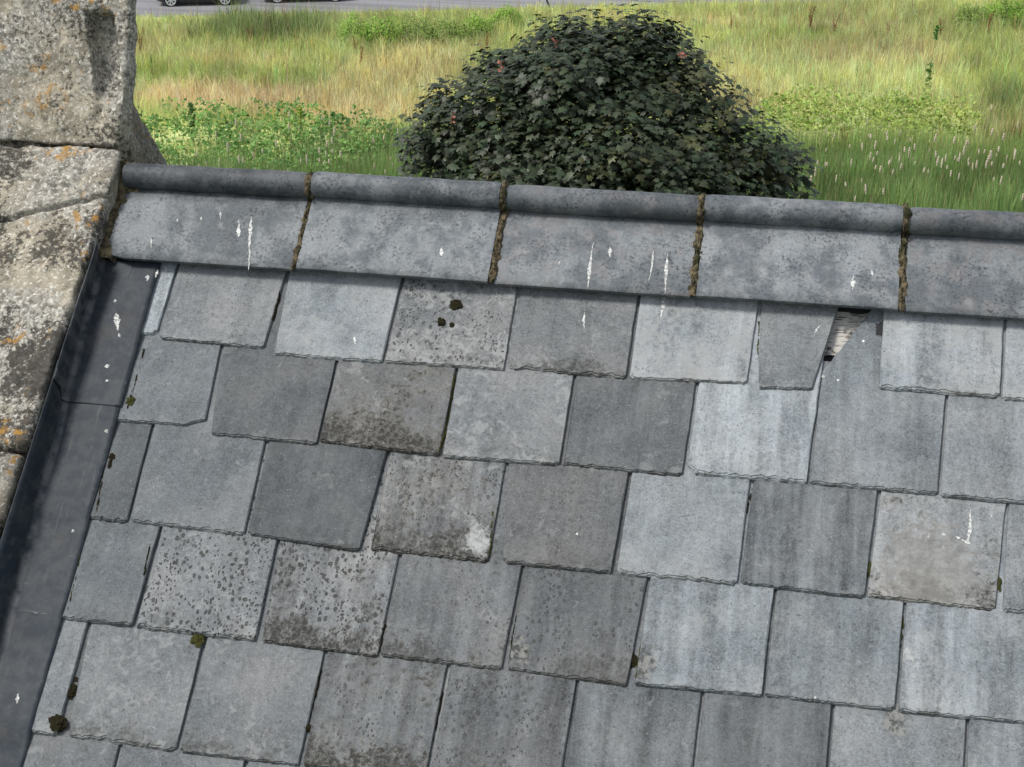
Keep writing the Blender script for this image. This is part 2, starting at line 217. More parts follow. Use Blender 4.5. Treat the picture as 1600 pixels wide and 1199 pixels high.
class NT:
    """tiny node-tree builder"""
    def __init__(self, name):
        self.m = bpy.data.materials.new(name)
        self.m.use_nodes = True
        self.t = self.m.node_tree
        self.t.nodes.clear()
        self.out = self.t.nodes.new('ShaderNodeOutputMaterial')
    def n(self, typ, **kw):
        nd = self.t.nodes.new(typ)
        for k, v in kw.items():
            setattr(nd, k, v)
        return nd
    def put(self, sock, v):
        if isinstance(v, bpy.types.NodeSocket):
            self.t.links.new(v, sock)
        elif isinstance(v, (tuple, list)):
            sock.default_value = tuple(v) + (1,) if len(v) == 3 and sock.type == 'RGBA' else tuple(v)
        else:
            sock.default_value = v
    def math(self, op, a, b=0.0, clamp=False):
        nd = self.n('ShaderNodeMath', operation=op, use_clamp=clamp)
        self.put(nd.inputs[0], a)
        self.put(nd.inputs[1], b)
        return nd.outputs[0]
    def mix(self, f, a, b, mode='MIX'):
        nd = self.n('ShaderNodeMix', data_type='RGBA', blend_type=mode)
        self.put(nd.inputs[0], f)
        self.put(nd.inputs[6], a)
        self.put(nd.inputs[7], b)
        return nd.outputs[2]
    def noise(self, vec, scale, detail=4, rough=0.55, dist=0.0):
        nd = self.n('ShaderNodeTexNoise')
        self.put(nd.inputs['Vector'], vec)
        nd.inputs['Scale'].default_value = scale
        nd.inputs['Detail'].default_value = detail
        nd.inputs['Roughness'].default_value = rough
        nd.inputs['Distortion'].default_value = dist
        return nd.outputs['Fac']
    def voro(self, vec, scale, out='Distance', feature='F1', rand=1.0):
        nd = self.n('ShaderNodeTexVoronoi', feature=feature)
        self.put(nd.inputs['Vector'], vec)
        nd.inputs['Scale'].default_value = scale
        nd.inputs['Randomness'].default_value = rand
        return nd.outputs[out]
    def step(self, v, lo, hi, a=0.0, b=1.0):
        nd = self.n('ShaderNodeMapRange', interpolation_type='SMOOTHSTEP')
        self.put(nd.inputs[0], v)
        self.put(nd.inputs[1], lo)
        self.put(nd.inputs[2], hi)
        self.put(nd.inputs[3], a)
        self.put(nd.inputs[4], b)
        return nd.outputs[0]
    def obj_coord(self, random_offset=True):
        c = self.n('ShaderNodeTexCoord').outputs['Object']
        if not random_offset:
            return c
        r = self.n('ShaderNodeObjectInfo').outputs['Random']
        k = self.n('ShaderNodeCombineXYZ')
        self.put(k.inputs[0], self.math('MULTIPLY', r, 37.0))
        self.put(k.inputs[1], self.math('MULTIPLY', r, 91.0))
        self.put(k.inputs[2], self.math('MULTIPLY', r, 53.0))
        v = self.n('ShaderNodeVectorMath', operation='ADD')
        self.put(v.inputs[0], c)
        self.put(v.inputs[1], k.outputs[0])
        return v.outputs[0]
    def scale(self, vec, s):
        v = self.n('ShaderNodeVectorMath', operation='MULTIPLY')
        self.put(v.inputs[0], vec)
        v.inputs[1].default_value = s
        return v.outputs[0]
    def sep(self, vec):
        s = self.n('ShaderNodeSeparateXYZ')
        self.put(s.inputs[0], vec)
        return s.outputs
    def prop(self, name):
        a = self.n('ShaderNodeAttribute', attribute_type='OBJECT', attribute_name=name)
        return a.outputs['Fac']
    def grey(self, v):
        c = self.n('ShaderNodeCombineXYZ')
        for i in range(3):
            self.put(c.inputs[i], v)
        return c.outputs[0]
    def bump(self, h, strength=0.3, dist=0.002, normal=None):
        b = self.n('ShaderNodeBump')
        b.inputs['Strength'].default_value = strength
        b.inputs['Distance'].default_value = dist
        self.put(b.inputs['Height'], h)
        if normal is not None:
            self.put(b.inputs['Normal'], normal)
        return b.outputs[0]
    def principled(self, col, rough=0.7, normal=None, spec=0.4, metal=0.0, coat=0.0):
        p = self.n('ShaderNodeBsdfPrincipled')
        self.put(p.inputs['Base Color'], col)
        self.put(p.inputs['Roughness'], rough)
        p.inputs['Specular IOR Level'].default_value = spec
        p.inputs['Metallic'].default_value = metal
        p.inputs['Coat Weight'].default_value = coat
        if normal is not None:
            self.put(p.inputs['Normal'], normal)
        self.t.links.new(p.outputs[0], self.out.inputs['Surface'])
        return p

def plain(name, col, rough=0.6, spec=0.4, metal=0.0, coat=0.0, vary=0.12, scale=30):
    t = NT(name)
    c = t.obj_coord()
    v = t.math('ADD', 1 - vary, t.math('MULTIPLY', t.noise(c, scale, 4), vary * 2))
    t.principled(t.mix(1.0, col, t.grey(v), 'MULTIPLY'), rough, None, spec, metal, coat)
    return t.m

# ------------------------------------------------------------------ materials
def slate_material():
    t = NT('weathered_slate')
    raw = t.n('ShaderNodeTexCoord').outputs['Object']
    c = t.obj_coord()
    sx, sy, sz = t.sep(raw)
    tone, warm, spots, blotch, streak, pale = [t.prop(k) for k in ('tone', 'warm', 'spots', 'blotch', 'streak', 'pale')]
    fine = t.noise(c, 260, 4, 0.7)
    grain = t.noise(c, 95, 5, 0.7, 0.6)
    mid = t.noise(c, 26, 5, 0.6, 0.4)
    big = t.noise(c, 7, 3, 0.5)
    st = t.noise(t.scale(c, (26, 2.2, 10)), 1.0, 4, 0.6)
    st2 = t.noise(t.scale(c, (70, 7, 10)), 1.0, 3, 0.6)
    v = t.math('ADD', 1.0, t.math('MULTIPLY', t.math('SUBTRACT', fine, 0.5), 1.5))
    v = t.math('ADD', v, t.math('MULTIPLY', t.math('SUBTRACT', grain, 0.5), 1.15))
    v = t.math('ADD', v, t.math('MULTIPLY', t.math('SUBTRACT', mid, 0.5), 0.55))
    v = t.math('ADD', v, t.math('MULTIPLY', t.math('SUBTRACT', big, 0.5), 1.0))
    sv = t.math('ADD', t.math('MULTIPLY', t.math('SUBTRACT', st, 0.5), 2.5), t.math('MULTIPLY', t.math('SUBTRACT', st2, 0.5), 0.6))
    v = t.math('ADD', v, t.math('MULTIPLY', sv, t.math('ADD', streak, 0.12)))
    v = t.math('MAXIMUM', v, 0.3)
    val = t.math('MULTIPLY', v, tone)
    tint = t.mix(t.math('ADD', warm, t.math('MULTIPLY', t.math('SUBTRACT', big, 0.5), 1.2), True), (0.895, 1.0, 1.065), (1.02, 1.0, 0.965))
    col = t.mix(1.0, tint, t.grey(val), 'MULTIPLY')
    pit = t.math('MULTIPLY', t.step(t.noise(c, 170, 3, 0.65), 0.40, 0.33), t.step(t.noise(c, 20, 3), 0.36, 0.56))
    col = t.mix(t.math('MULTIPLY', pit, 0.6), col, (0.028, 0.028, 0.028))
    fleck = t.step(t.noise(c, 210, 3, 0.6), 0.655, 0.71)
    col = t.mix(t.math('MULTIPLY', fleck, 0.5), col, (0.33, 0.34, 0.335))
    # pale crustose lichen
    pm = t.noise(c, 42, 7, 0.68, 0.8)
    pm2 = t.noise(c, 11, 3)
    ps = t.math('ADD', pm, t.math('MULTIPLY', t.math('SUBTRACT', pm2, 0.5), 0.55))
    edge = t.step(sy, 0.0, 0.028, 0.10, 0.0)
    ps = t.math('ADD', ps, edge)
    pale_mask = t.step(t.math('ADD', ps, t.math('MULTIPLY', pale, 0.16)), 0.62, 0.76)
    pale_mask = t.math('MULTIPLY', pale_mask, t.math('ADD', 0.25, t.math('MULTIPLY', pale, 0.55)), True)
    col = t.mix(pale_mask, col, (0.255, 0.262, 0.258))
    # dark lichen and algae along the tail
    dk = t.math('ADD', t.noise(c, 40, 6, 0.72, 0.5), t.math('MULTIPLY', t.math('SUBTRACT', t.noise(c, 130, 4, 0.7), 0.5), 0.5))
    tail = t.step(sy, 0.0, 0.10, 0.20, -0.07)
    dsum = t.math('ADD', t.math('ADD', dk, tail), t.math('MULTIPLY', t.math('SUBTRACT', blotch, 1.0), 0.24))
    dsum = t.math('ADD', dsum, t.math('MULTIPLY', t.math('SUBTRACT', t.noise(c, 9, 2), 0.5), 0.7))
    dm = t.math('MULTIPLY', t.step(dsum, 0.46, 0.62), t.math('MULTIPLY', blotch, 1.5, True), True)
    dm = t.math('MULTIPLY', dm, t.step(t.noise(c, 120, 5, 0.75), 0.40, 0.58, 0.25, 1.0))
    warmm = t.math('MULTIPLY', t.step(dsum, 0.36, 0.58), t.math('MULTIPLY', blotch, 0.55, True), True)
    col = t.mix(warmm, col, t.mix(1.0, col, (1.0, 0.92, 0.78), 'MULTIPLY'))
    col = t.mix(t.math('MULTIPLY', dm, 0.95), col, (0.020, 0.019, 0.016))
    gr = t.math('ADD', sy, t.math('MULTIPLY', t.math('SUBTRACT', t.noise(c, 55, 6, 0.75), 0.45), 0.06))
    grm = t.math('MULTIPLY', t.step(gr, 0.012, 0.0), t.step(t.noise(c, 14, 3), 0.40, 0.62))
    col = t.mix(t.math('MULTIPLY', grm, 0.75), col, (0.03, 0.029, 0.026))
    # round dark lichen spots
    jig = t.n('ShaderNodeVectorMath', operation='ADD')
    t.put(jig.inputs[0], c)
    nz = t.n('ShaderNodeTexNoise')
    t.put(nz.inputs['Vector'], c)
    nz.inputs['Scale'].default_value = 120
    t.put(jig.inputs[1], t.scale(nz.outputs['Color'], (0.008, 0.008, 0.008)))
    vd = t.voro(t.scale(jig.outputs[0], (1.15, 0.9, 1)), 62)
    vd2 = t.voro(t.scale(jig.outputs[0], (1.2, 0.8, 1)), 118)
    gate = t.step(t.math('ADD', t.noise(c, 13, 3), t.math('MULTIPLY', spots, 0.2)), 0.58, 0.70)
    sm = t.math('MULTIPLY', t.step(vd, 0.36, 0.24), gate)
    ring = t.math('MULTIPLY', t.step(vd, 0.14, 0.05), 0.45)
    sm = t.math('MULTIPLY', t.math('SUBTRACT', sm, t.math('MULTIPLY', ring, gate)), t.math('MULTIPLY', spots, 0.85, True), True)
    col = t.mix(sm, col, (0.022, 0.022, 0.02))
    gate2 = t.step(t.math('ADD', t.noise(c, 17, 4), t.math('MULTIPLY', spots, 0.16)), 0.56, 0.72)
    sm2 = t.math('MULTIPLY', t.math('MULTIPLY', t.step(vd2, 0.34, 0.22), gate2), t.math('ADD', 0.25, t.math('MULTIPLY', spots, 0.9)), True)
    col = t.mix(sm2, col, (0.026, 0.026, 0.024))
    sk = t.math('ADD', t.noise(t.scale(c, (34, 5, 10)), 1.0, 5, 0.7), t.math('MULTIPLY', t.math('SUBTRACT', t.noise(c, 80, 4, 0.7), 0.5), 0.7))
    skm = t.math('MULTIPLY', t.step(sk, 0.55, 0.72), t.math('MULTIPLY', t.math('SUBTRACT', streak, 0.2), 0.75), True)
    col = t.mix(skm, col, (0.04, 0.04, 0.038))
    # one patch with a shape of its own
    dx = t.math('SUBTRACT', sx, t.prop('patch_x'))
    dy = t.math('SUBTRACT', sy, t.prop('patch_y'))
    pr = t.prop('patch_r')
    d = t.math('SQRT', t.math('ADD', t.math('MULTIPLY', t.math('MULTIPLY', dx, dx), 1.3), t.math('MULTIPLY', dy, dy)))
    d = t.math('DIVIDE', d, pr)
    d = t.math('ADD', d, t.math('MULTIPLY', t.math('SUBTRACT', t.noise(c, 42, 6, 0.65), 0.5), 2.8))
    d = t.math('ADD', d, t.math('MULTIPLY', t.math('SUBTRACT', grain, 0.5), 1.5))
    pmask = t.step(d, 1.1, 0.6)
    pc = t.prop('patch_kind')
    white = t.mix(t.step(grain, 0.35, 0.6), (0.20, 0.21, 0.205), (0.36, 0.37, 0.365))
    beige = t.mix(t.step(t.noise(c, 60, 6, 0.72), 0.38, 0.62), (0.125, 0.122, 0.112), (0.215, 0.208, 0.19))
    crust = t.mix(t.step(t.noise(c, 75, 5, 0.7), 0.44, 0.56), (0.025, 0.024, 0.02), (0.22, 0.215, 0.195))
    black = t.mix(t.step(t.voro(jig.outputs[0], 48), 0.30, 0.22), col, (0.03, 0.03, 0.02))
    pcol = t.mix(t.step(pc, 0.4, 0.6), black, white)
    pcol = t.mix(t.step(pc, 1.4, 1.6), pcol, beige)
    pcol = t.mix(t.step(pc, 2.4, 2.6), pcol, crust)
    col = t.mix(t.math('MULTIPLY', pmask, t.step(pc, 1.4, 1.6, 0.85, 0.62)), col, pcol)
    # bare split stone on the dressed edges
    up = t.sep(t.n('ShaderNodeNewGeometry').outputs['Normal'])
    h = t.math('ADD', t.math('MULTIPLY', grain, 0.8), t.math('ADD', t.math('MULTIPLY', mid, 1.2), t.math('MULTIPLY', fine, 0.25)))
    nrm = t.bump(h, 0.38, 0.0022)
    rough = t.math('ADD', 0.58, t.math('MULTIPLY', fine, 0.25))
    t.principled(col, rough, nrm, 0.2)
    return t.m

def ridge_material():
    t = NT('blue_clay_ridge')
    c = t.obj_coord()
    n1 = t.noise(c, 150, 5, 0.75)
    n2 = t.noise(c, 24, 6, 0.65, 0.4)
    n3 = t.noise(c, 9, 4, 0.65)
    st = t.noise(t.scale(c, (34, 4, 4)), 1.0, 4)
    base = t.mix(t.step(t.math('ADD', n3, t.math('MULTIPLY', t.math('SUBTRACT', n2, 0.5), 0.9)), 0.36, 0.64), (0.086, 0.098, 0.107), (0.172, 0.186, 0.194))
    base = t.mix(t.math('MULTIPLY', t.step(n2, 0.45, 0.7), t.prop('warm')), base, (0.115, 0.106, 0.105))
    v = t.math('ADD', -0.05, t.math('ADD', t.math('MULTIPLY', n1, 1.4), t.math('MULTIPLY', st, 0.7)))
    col = t.mix(1.0, base, t.grey(v), 'MULTIPLY')
    col = t.mix(t.math('MULTIPLY', t.step(n2, 0.56, 0.72), 0.7), col, (0.215, 0.227, 0.234))
    pit = t.math('MULTIPLY', t.step(t.noise(c, 150, 4, 0.7), 0.47, 0.38), t.step(t.noise(c, 14, 4), 0.42, 0.6))
    col = t.mix(t.math('MULTIPLY', pit, 0.75), col, (0.03, 0.031, 0.035))
    col = t.mix(1.0, col, t.grey(t.prop('tone')), 'MULTIPLY')
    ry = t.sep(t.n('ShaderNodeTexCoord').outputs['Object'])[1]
    roll_dark = t.math('ADD', ry, t.math('MULTIPLY', t.math('SUBTRACT', t.noise(c, 18, 5, 0.7), 0.5), 0.05))  # darker tone over the roll, strength set per tile
    roll_dark = t.step(roll_dark, -0.075, -0.035)
    col = t.mix(t.math('MULTIPLY', roll_dark, t.prop('roll_dark')), col, t.mix(1.0, col, (0.36, 0.36, 0.37), 'MULTIPLY'))
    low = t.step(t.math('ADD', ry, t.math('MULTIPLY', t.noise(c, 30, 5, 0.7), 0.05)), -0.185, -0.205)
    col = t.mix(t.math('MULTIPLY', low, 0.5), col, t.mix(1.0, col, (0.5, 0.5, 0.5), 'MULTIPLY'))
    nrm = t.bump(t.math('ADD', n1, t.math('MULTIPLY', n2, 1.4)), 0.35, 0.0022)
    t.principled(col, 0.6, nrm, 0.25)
    return t.m

def stone_material():
    t = NT('lichened_limestone')
    c = t.obj_coord()
    n0 = t.noise(c, 4.5, 4, 0.6)
    n1 = t.noise(c, 16, 6, 0.65, 0.5)
    n2 = t.noise(c, 70, 6, 0.72, 0.6)
    n3 = t.noise(c, 230, 4, 0.7)
    n4 = t.noise(c, 9, 5, 0.6)
    base = t.mix(t.step(n1, 0.38, 0.66), (0.20, 0.178, 0.135), (0.34, 0.305, 0.235))
    base = t.mix(t.step(n4, 0.56, 0.66), base, (0.38, 0.315, 0.225))
    grey = t.mix(t.step(n2, 0.40, 0.60), (0.125, 0.117, 0.10), (0.33, 0.315, 0.275))
    col = t.mix(t.step(n0, 0.42, 0.56), base, grey)
    v = t.math('ADD', 0.62, t.math('MULTIPLY', n3, 0.76))
    col = t.mix(1.0, col, t.grey(v), 'MULTIPLY')
    # white crust flecks
    wm = t.step(t.noise(c, 120, 4, 0.6), 0.555, 0.63)
    col = t.mix(t.math('MULTIPLY', wm, 0.85), col, (0.50, 0.485, 0.43))
    # black lichen
    dm = t.math('ADD', t.noise(c, 95, 5, 0.72), t.math('MULTIPLY', t.math('SUBTRACT', t.noise(c, 5.0, 4, 0.6), 0.5), t.prop('dark')))
    col = t.mix(t.math('MULTIPLY', t.step(dm, 0.56, 0.66), 0.85), col, (0.028, 0.025, 0.021))
    # orange lichen
    om = t.math('MULTIPLY', t.step(t.noise(c, 46, 5, 0.65), 0.50, 0.60), t.step(t.noise(c, 9, 3, 0.6), 0.56, 0.65))
    col = t.mix(t.math('MULTIPLY', om, 0.85), col, (0.30, 0.165, 0.035))
    col = t.mix(1.0, col, t.grey(t.prop('tone')), 'MULTIPLY')
    h = t.math('ADD', t.math('MULTIPLY', n2, 1.2), t.math('ADD', t.math('MULTIPLY', n1, 1.6), t.math('MULTIPLY', n3, 0.5)))
    t.principled(col, 0.92, t.bump(h, 0.65, 0.006), 0.2)
    return t.m

def lead_material():
    t = NT('weathered_lead')
    c = t.obj_coord()
    n1 = t.noise(c, 30, 5, 0.6)
    n2 = t.noise(c, 140, 4, 0.7)
    st = t.noise(t.scale(c, (90, 5, 60)), 1.0, 4, 0.6)
    col = t.mix(t.step(n1, 0.38, 0.62), (0.015, 0.022, 0.031), (0.031, 0.038, 0.044))
    col = t.mix(t.math('MULTIPLY', t.step(st, 0.56, 0.74), 0.55), col, (0.085, 0.086, 0.088))
    col = t.mix(t.math('MULTIPLY', t.step(t.noise(c, 12, 4), 0.56, 0.7), 0.3), col, (0.042, 0.036, 0.030))
    rx, ry, rz = t.sep(t.n('ShaderNodeTexCoord').outputs['Object'])
    dc = t.math('ADD', rx, t.math('ADD', 1.026, t.math('MULTIPLY', ry, 0.05)))
    dc = t.math('ABSOLUTE', t.math('ADD', dc, t.math('MULTIPLY', t.math('SUBTRACT', n1, 0.5), 0.012)))
    ox = t.math('MULTIPLY', t.step(dc, 0.011, 0.002), t.step(t.noise(c, 25, 4), 0.35, 0.6))
    col = t.mix(t.math('MULTIPLY', ox, 0.65), col, (0.13, 0.13, 0.13))
    scuff = t.math('MULTIPLY', t.step(t.noise(c, 60, 6, 0.75), 0.60, 0.70), 0.5)
    col = t.mix(scuff, col, (0.10, 0.10, 0.098))
    v = t.math('ADD', 0.6, t.math('MULTIPLY', n2, 0.8))
    col = t.mix(1.0, col, t.grey(v), 'MULTIPLY')
    t.principled(col, 0.6, t.bump(t.math('ADD', n1, t.math('MULTIPLY', n2, 0.3)), 0.25, 0.003), 0.25, 0.0)
    return t.m

def mortar_material():
    t = NT('mossy_mortar')
    c = t.obj_coord()
    n1 = t.noise(c, 60, 5, 0.7)
    n2 = t.noise(c, 190, 4, 0.7)
    n3 = t.noise(c, 22, 3)
    col = t.mix(t.step(n1, 0.4, 0.6), (0.045, 0.038, 0.022), (0.155, 0.125, 0.075))
    col = t.mix(t.step(n3, 0.52, 0.62), col, (0.03, 0.032, 0.014))
    col = t.mix(t.step(n2, 0.62, 0.70), col, (0.34, 0.29, 0.20))
    t.principled(col, 0.95, t.bump(t.math('ADD', n1, n2), 0.8, 0.006), 0.15)
    return t.m

def wood_material():
    t = NT('flaking_batten')
    c = t.obj_coord(False)
    g = t.noise(t.scale(c, (30, 420, 60)), 1.0, 5, 0.65)
    n = t.noise(c, 30, 4, 0.6)
    col = t.mix(t.step(g, 0.36, 0.50), (0.02, 0.017, 0.014), (0.45, 0.435, 0.40))
    col = t.mix(t.step(n, 0.60, 0.68), col, (0.06, 0.034, 0.018))
    t.principled(col, 0.9, t.bump(g, 0.7, 0.003), 0.2)
    return t.m

def veg_material(name, rough=0.6, spec=0.3, trans=0.35):
    t = NT(name)
    a = t.n('ShaderNodeAttribute', attribute_type='GEOMETRY', attribute_name='Col')
    p = t.n('ShaderNodeBsdfPrincipled')
    t.put(p.inputs['Base Color'], a.outputs['Color'])
    p.inputs['Roughness'].default_value = rough
    p.inputs['Specular IOR Level'].default_value = spec
    tr = t.n('ShaderNodeBsdfTranslucent')
    t.put(tr.inputs['Color'], a.outputs['Color'])
    mx = t.n('ShaderNodeMixShader')
    mx.inputs[0].default_value = trans
    t.t.links.new(p.outputs[0], mx.inputs[1])
    t.t.links.new(tr.outputs[0], mx.inputs[2])
    t.t.links.new(mx.outputs[0], t.out.inputs['Surface'])
    return t.m

def ground_material():
    t = NT('meadow_ground')
    a = t.n('ShaderNodeAttribute', attribute_type='GEOMETRY', attribute_name='Col')
    c = t.n('ShaderNodeTexCoord').outputs['Object']
    v = t.math('ADD', 0.45, t.math('ADD', t.math('MULTIPLY', t.noise(c, 9, 5, 0.7), 0.7), t.math('MULTIPLY', t.noise(c, 1.2, 4), 0.4)))
    col = t.mix(1.0, a.outputs['Color'], t.grey(v), 'MULTIPLY')
    t.principled(col, 0.95, t.bump(t.noise(c, 14, 5), 0.6, 0.08), 0.1)
    return t.m

def road_material():
    t = NT('worn_asphalt')
    c = t.n('ShaderNodeTexCoord').outputs['Object']
    n1 = t.noise(c, 40, 5, 0.7)
    tracks = t.noise(t.scale(c, (0.03, 1.3, 1)), 1.0, 3)
    col = t.mix(t.step(tracks, 0.40, 0.6), (0.155, 0.155, 0.165), (0.21, 0.21, 0.22))
    v = t.math('ADD', 0.8, t.math('MULTIPLY', n1, 0.4))
    t.principled(t.mix(1.0, col, t.grey(v), 'MULTIPLY'), 0.85, t.bump(n1, 0.3, 0.01), 0.3)
    return t.m

M_SLATE = slate_material()
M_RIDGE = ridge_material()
M_STONE = stone_material()
M_LEAD = lead_material()
M_MORTAR = mortar_material()
M_WOOD = wood_material()
M_GRASS = veg_material('grass_blades', 0.6, 0.25, 0.45)
M_LEAF = veg_material('herb_leaves', 0.5, 0.3, 0.3)
M_MAPLE = veg_material('dark_maple_leaf', 0.48, 0.28, 0.06)
M_GROUND = ground_material()
M_ROAD = road_material()
def lime_material():
    t = NT('bird_lime')
    c = t.obj_coord()
    n = t.noise(c, 160, 5, 0.7)
    col = t.mix(t.step(n, 0.38, 0.58), (0.17, 0.175, 0.17), (0.56, 0.565, 0.54))
    t.principled(col, 0.85, t.bump(n, 0.5, 0.002), 0.2)
    return t.m
M_DROP = lime_material()
M_FELT = plain('dark_underlay', (0.03, 0.03, 0.032), 0.9, 0.1)
M_BARK = plain('bark', (0.07, 0.055, 0.045), 0.9, 0.1, vary=0.4, scale=12)
M_MOSS = plain('brown_moss', (0.017, 0.015, 0.008), 1.0, 0.05, vary=0.6, scale=120)
M_MOSSG = plain('olive_moss', (0.040, 0.042, 0.013), 1.0, 0.05, vary=0.6, scale=120)
M_METAL = plain('dull_nail', (0.45, 0.46, 0.46), 0.5, 0.5, 0.6)

# ------------------------------------------------------------------ ground, road
Z_ROOF = 11.6144
ALPHA = R(38)
RD0 = Vector((-28.24, 61.9, 0))
RDV = Vector((0.948, 0.318, 0)).normalized()
RDN = Vector((-RDV.y, RDV.x, 0))
TINT = {'yg': (0.45, 0.51, 0.17), 'gr': (0.36, 0.45, 0.13), 'tan': (0.70, 0.58, 0.34), 'gold': (0.66, 0.61, 0.31),
        'pale': (0.57, 0.62, 0.29), 'dk': (0.19, 0.26, 0.09), 'rust': (0.20, 0.145, 0.07)}

def vnoise(x, y, f, s=0):
    """cheap smooth value noise on arrays"""
    x = x * f + 31.7 * s; y = y * f + 17.3 * s
    xi = np.floor(x).astype(int); yi = np.floor(y).astype(int)
    xf = x - xi; yf = y - yi
    xf = xf * xf * (3 - 2 * xf); yf = yf * yf * (3 - 2 * yf)
    def h(a, b):
        k = (a * 374761393 + b * 668265263 + s * 1442695) & 0x7fffffff
        k = ((k ^ (k >> 13)) * 1274126177) & 0x7fffffff
        return ((k ^ (k >> 16)) & 0xffff) / 65535.0
    return (h(xi, yi) * (1 - xf) + h(xi + 1, yi) * xf) * (1 - yf) + (h(xi, yi + 1) * (1 - xf) + h(xi + 1, yi + 1) * xf) * yf

def zone_w(x, y, z, jit=0.5):
    d = np.sqrt(((x - z[0]) / z[2]) ** 2 + ((y - z[1]) / z[3]) ** 2) + (vnoise(x, y, 0.8, 5) - 0.5) * jit
    return np.clip((1.25 - d) / 0.5, 0, 1)

def field_col(x, y):
    n = vnoise(x, y, 0.35, 1) * 0.6 + vnoise(x, y, 1.1, 2) * 0.4
    c = np.array(TINT['yg'])[None] * (1 - n)[:, None] + np.array(TINT['pale'])[None] * n[:, None]
    hm = np.ones_like(x)
    big = vnoise(x, y, 0.16, 41) * .6 + vnoise(x, y, 0.55, 42) * .4
    for z in ZONES:
        w = zone_w(x, y, z) * z[5]
        c = c * (1 - w)[:, None] + np.array(TINT[z[4]])[None] * w[:, None]
        hm = hm * (1 - w) + z[6] * w
    c = np.minimum(c * (0.72 + 0.56 * big)[:, None], 0.8)
    return c, hm

def reed_w(x, y):
    t_ = np.clip((x + 15.0) / 3.0, 0, 1)
    lim = 40.3 + 3.6 * t_ + 0.09 * np.maximum(x + 12, 0) + (vnoise(x, y, 0.4, 8) - 0.5) * 3.2
    w = np.clip((lim - y) / 2.2, 0, 1)
    return w

def set_col(me, per_vert):
    a = me.color_attributes.new('Col', 'FLOAT_COLOR', 'POINT')
    rgba = np.ones((len(per_vert), 4), np.float32)
    rgba[:, :3] = per_vert
    a.data.foreach_set('color', rgba.ravel())

gx = np.concatenate([[-2500, -800, -250, -120, -80], np.arange(-60, 46.1, 1.0), [70, 120, 250, 800, 2500]])
gy = np.concatenate([[-2500, -800, -200, -60, -20], np.arange(0, 88.1, 1.0), [110, 170, 300, 900, 2500]])
GX, GY = np.meshgrid(gx, gy)
gv = np.stack([GX.ravel(), GY.ravel(), np.zeros(GX.size)], 1)
nx, ny = len(gx), len(gy)
gf = [(j * nx + i, j * nx + i + 1, (j + 1) * nx + i + 1, (j + 1) * nx + i) for j in range(ny - 1) for i in range(nx - 1)]
me = mesh('ground', gv, gf)
gc, _ = field_col(gv[:, 0], gv[:, 1])
rw = reed_w(gv[:, 0], gv[:, 1])[:, None]
near_dark = np.clip((30 - gv[:, 1]) / 4, 0, 1)[:, None]  # unseen ground near the building, darkened to a mown green to cut bounce light
gc = gc * (1 - near_dark) + np.array((0.085, 0.12, 0.045))[None] * near_dark
set_col(me, (gc * 0.95) * (1 - rw) + np.array((0.05, 0.08, 0.025))[None] * rw)
tag(link('ground', me, M_GROUND), kind='structure')

# road: a cambered strip running past the meadow
rv, rf = [], []
NS = 60
for i in range(NS + 1):
    p = RD0 + RDV * (-160 + 400 * i / NS)
    wob = 0.25 * math.sin(i * 1.7)
    for k, (off, z) in enumerate(((0, 0.004), (0.5, 0.02), (3.0, 0.05), (5.7, 0.02), (6.2, 0.004))):
        rv.append(p + RDN * off + Vector((0, 0, z + 0.006)))
    if i:
        b = 5 * i
        for k in range(4):
            rf.append((b - 5 + k, b + k, b + k + 1, b - 4 + k))
tag(link('road', mesh('road', rv, rf), M_ROAD), kind='structure')

# ------------------------------------------------------------------ roof
roof = empty('slate_roof', (0, 0, Z_ROOF), (ALPHA, 0, 0))
tag(roof, 'weathered grey slate roof slope with clay ridge tiles and one broken slate', 'roof')
T, L, GAUGE = 0.0078, 0.54, 0.2316
HH = T * L / GAUGE * 1.08
TILT = math.atan(HH / L)
APEX_S = 0.455

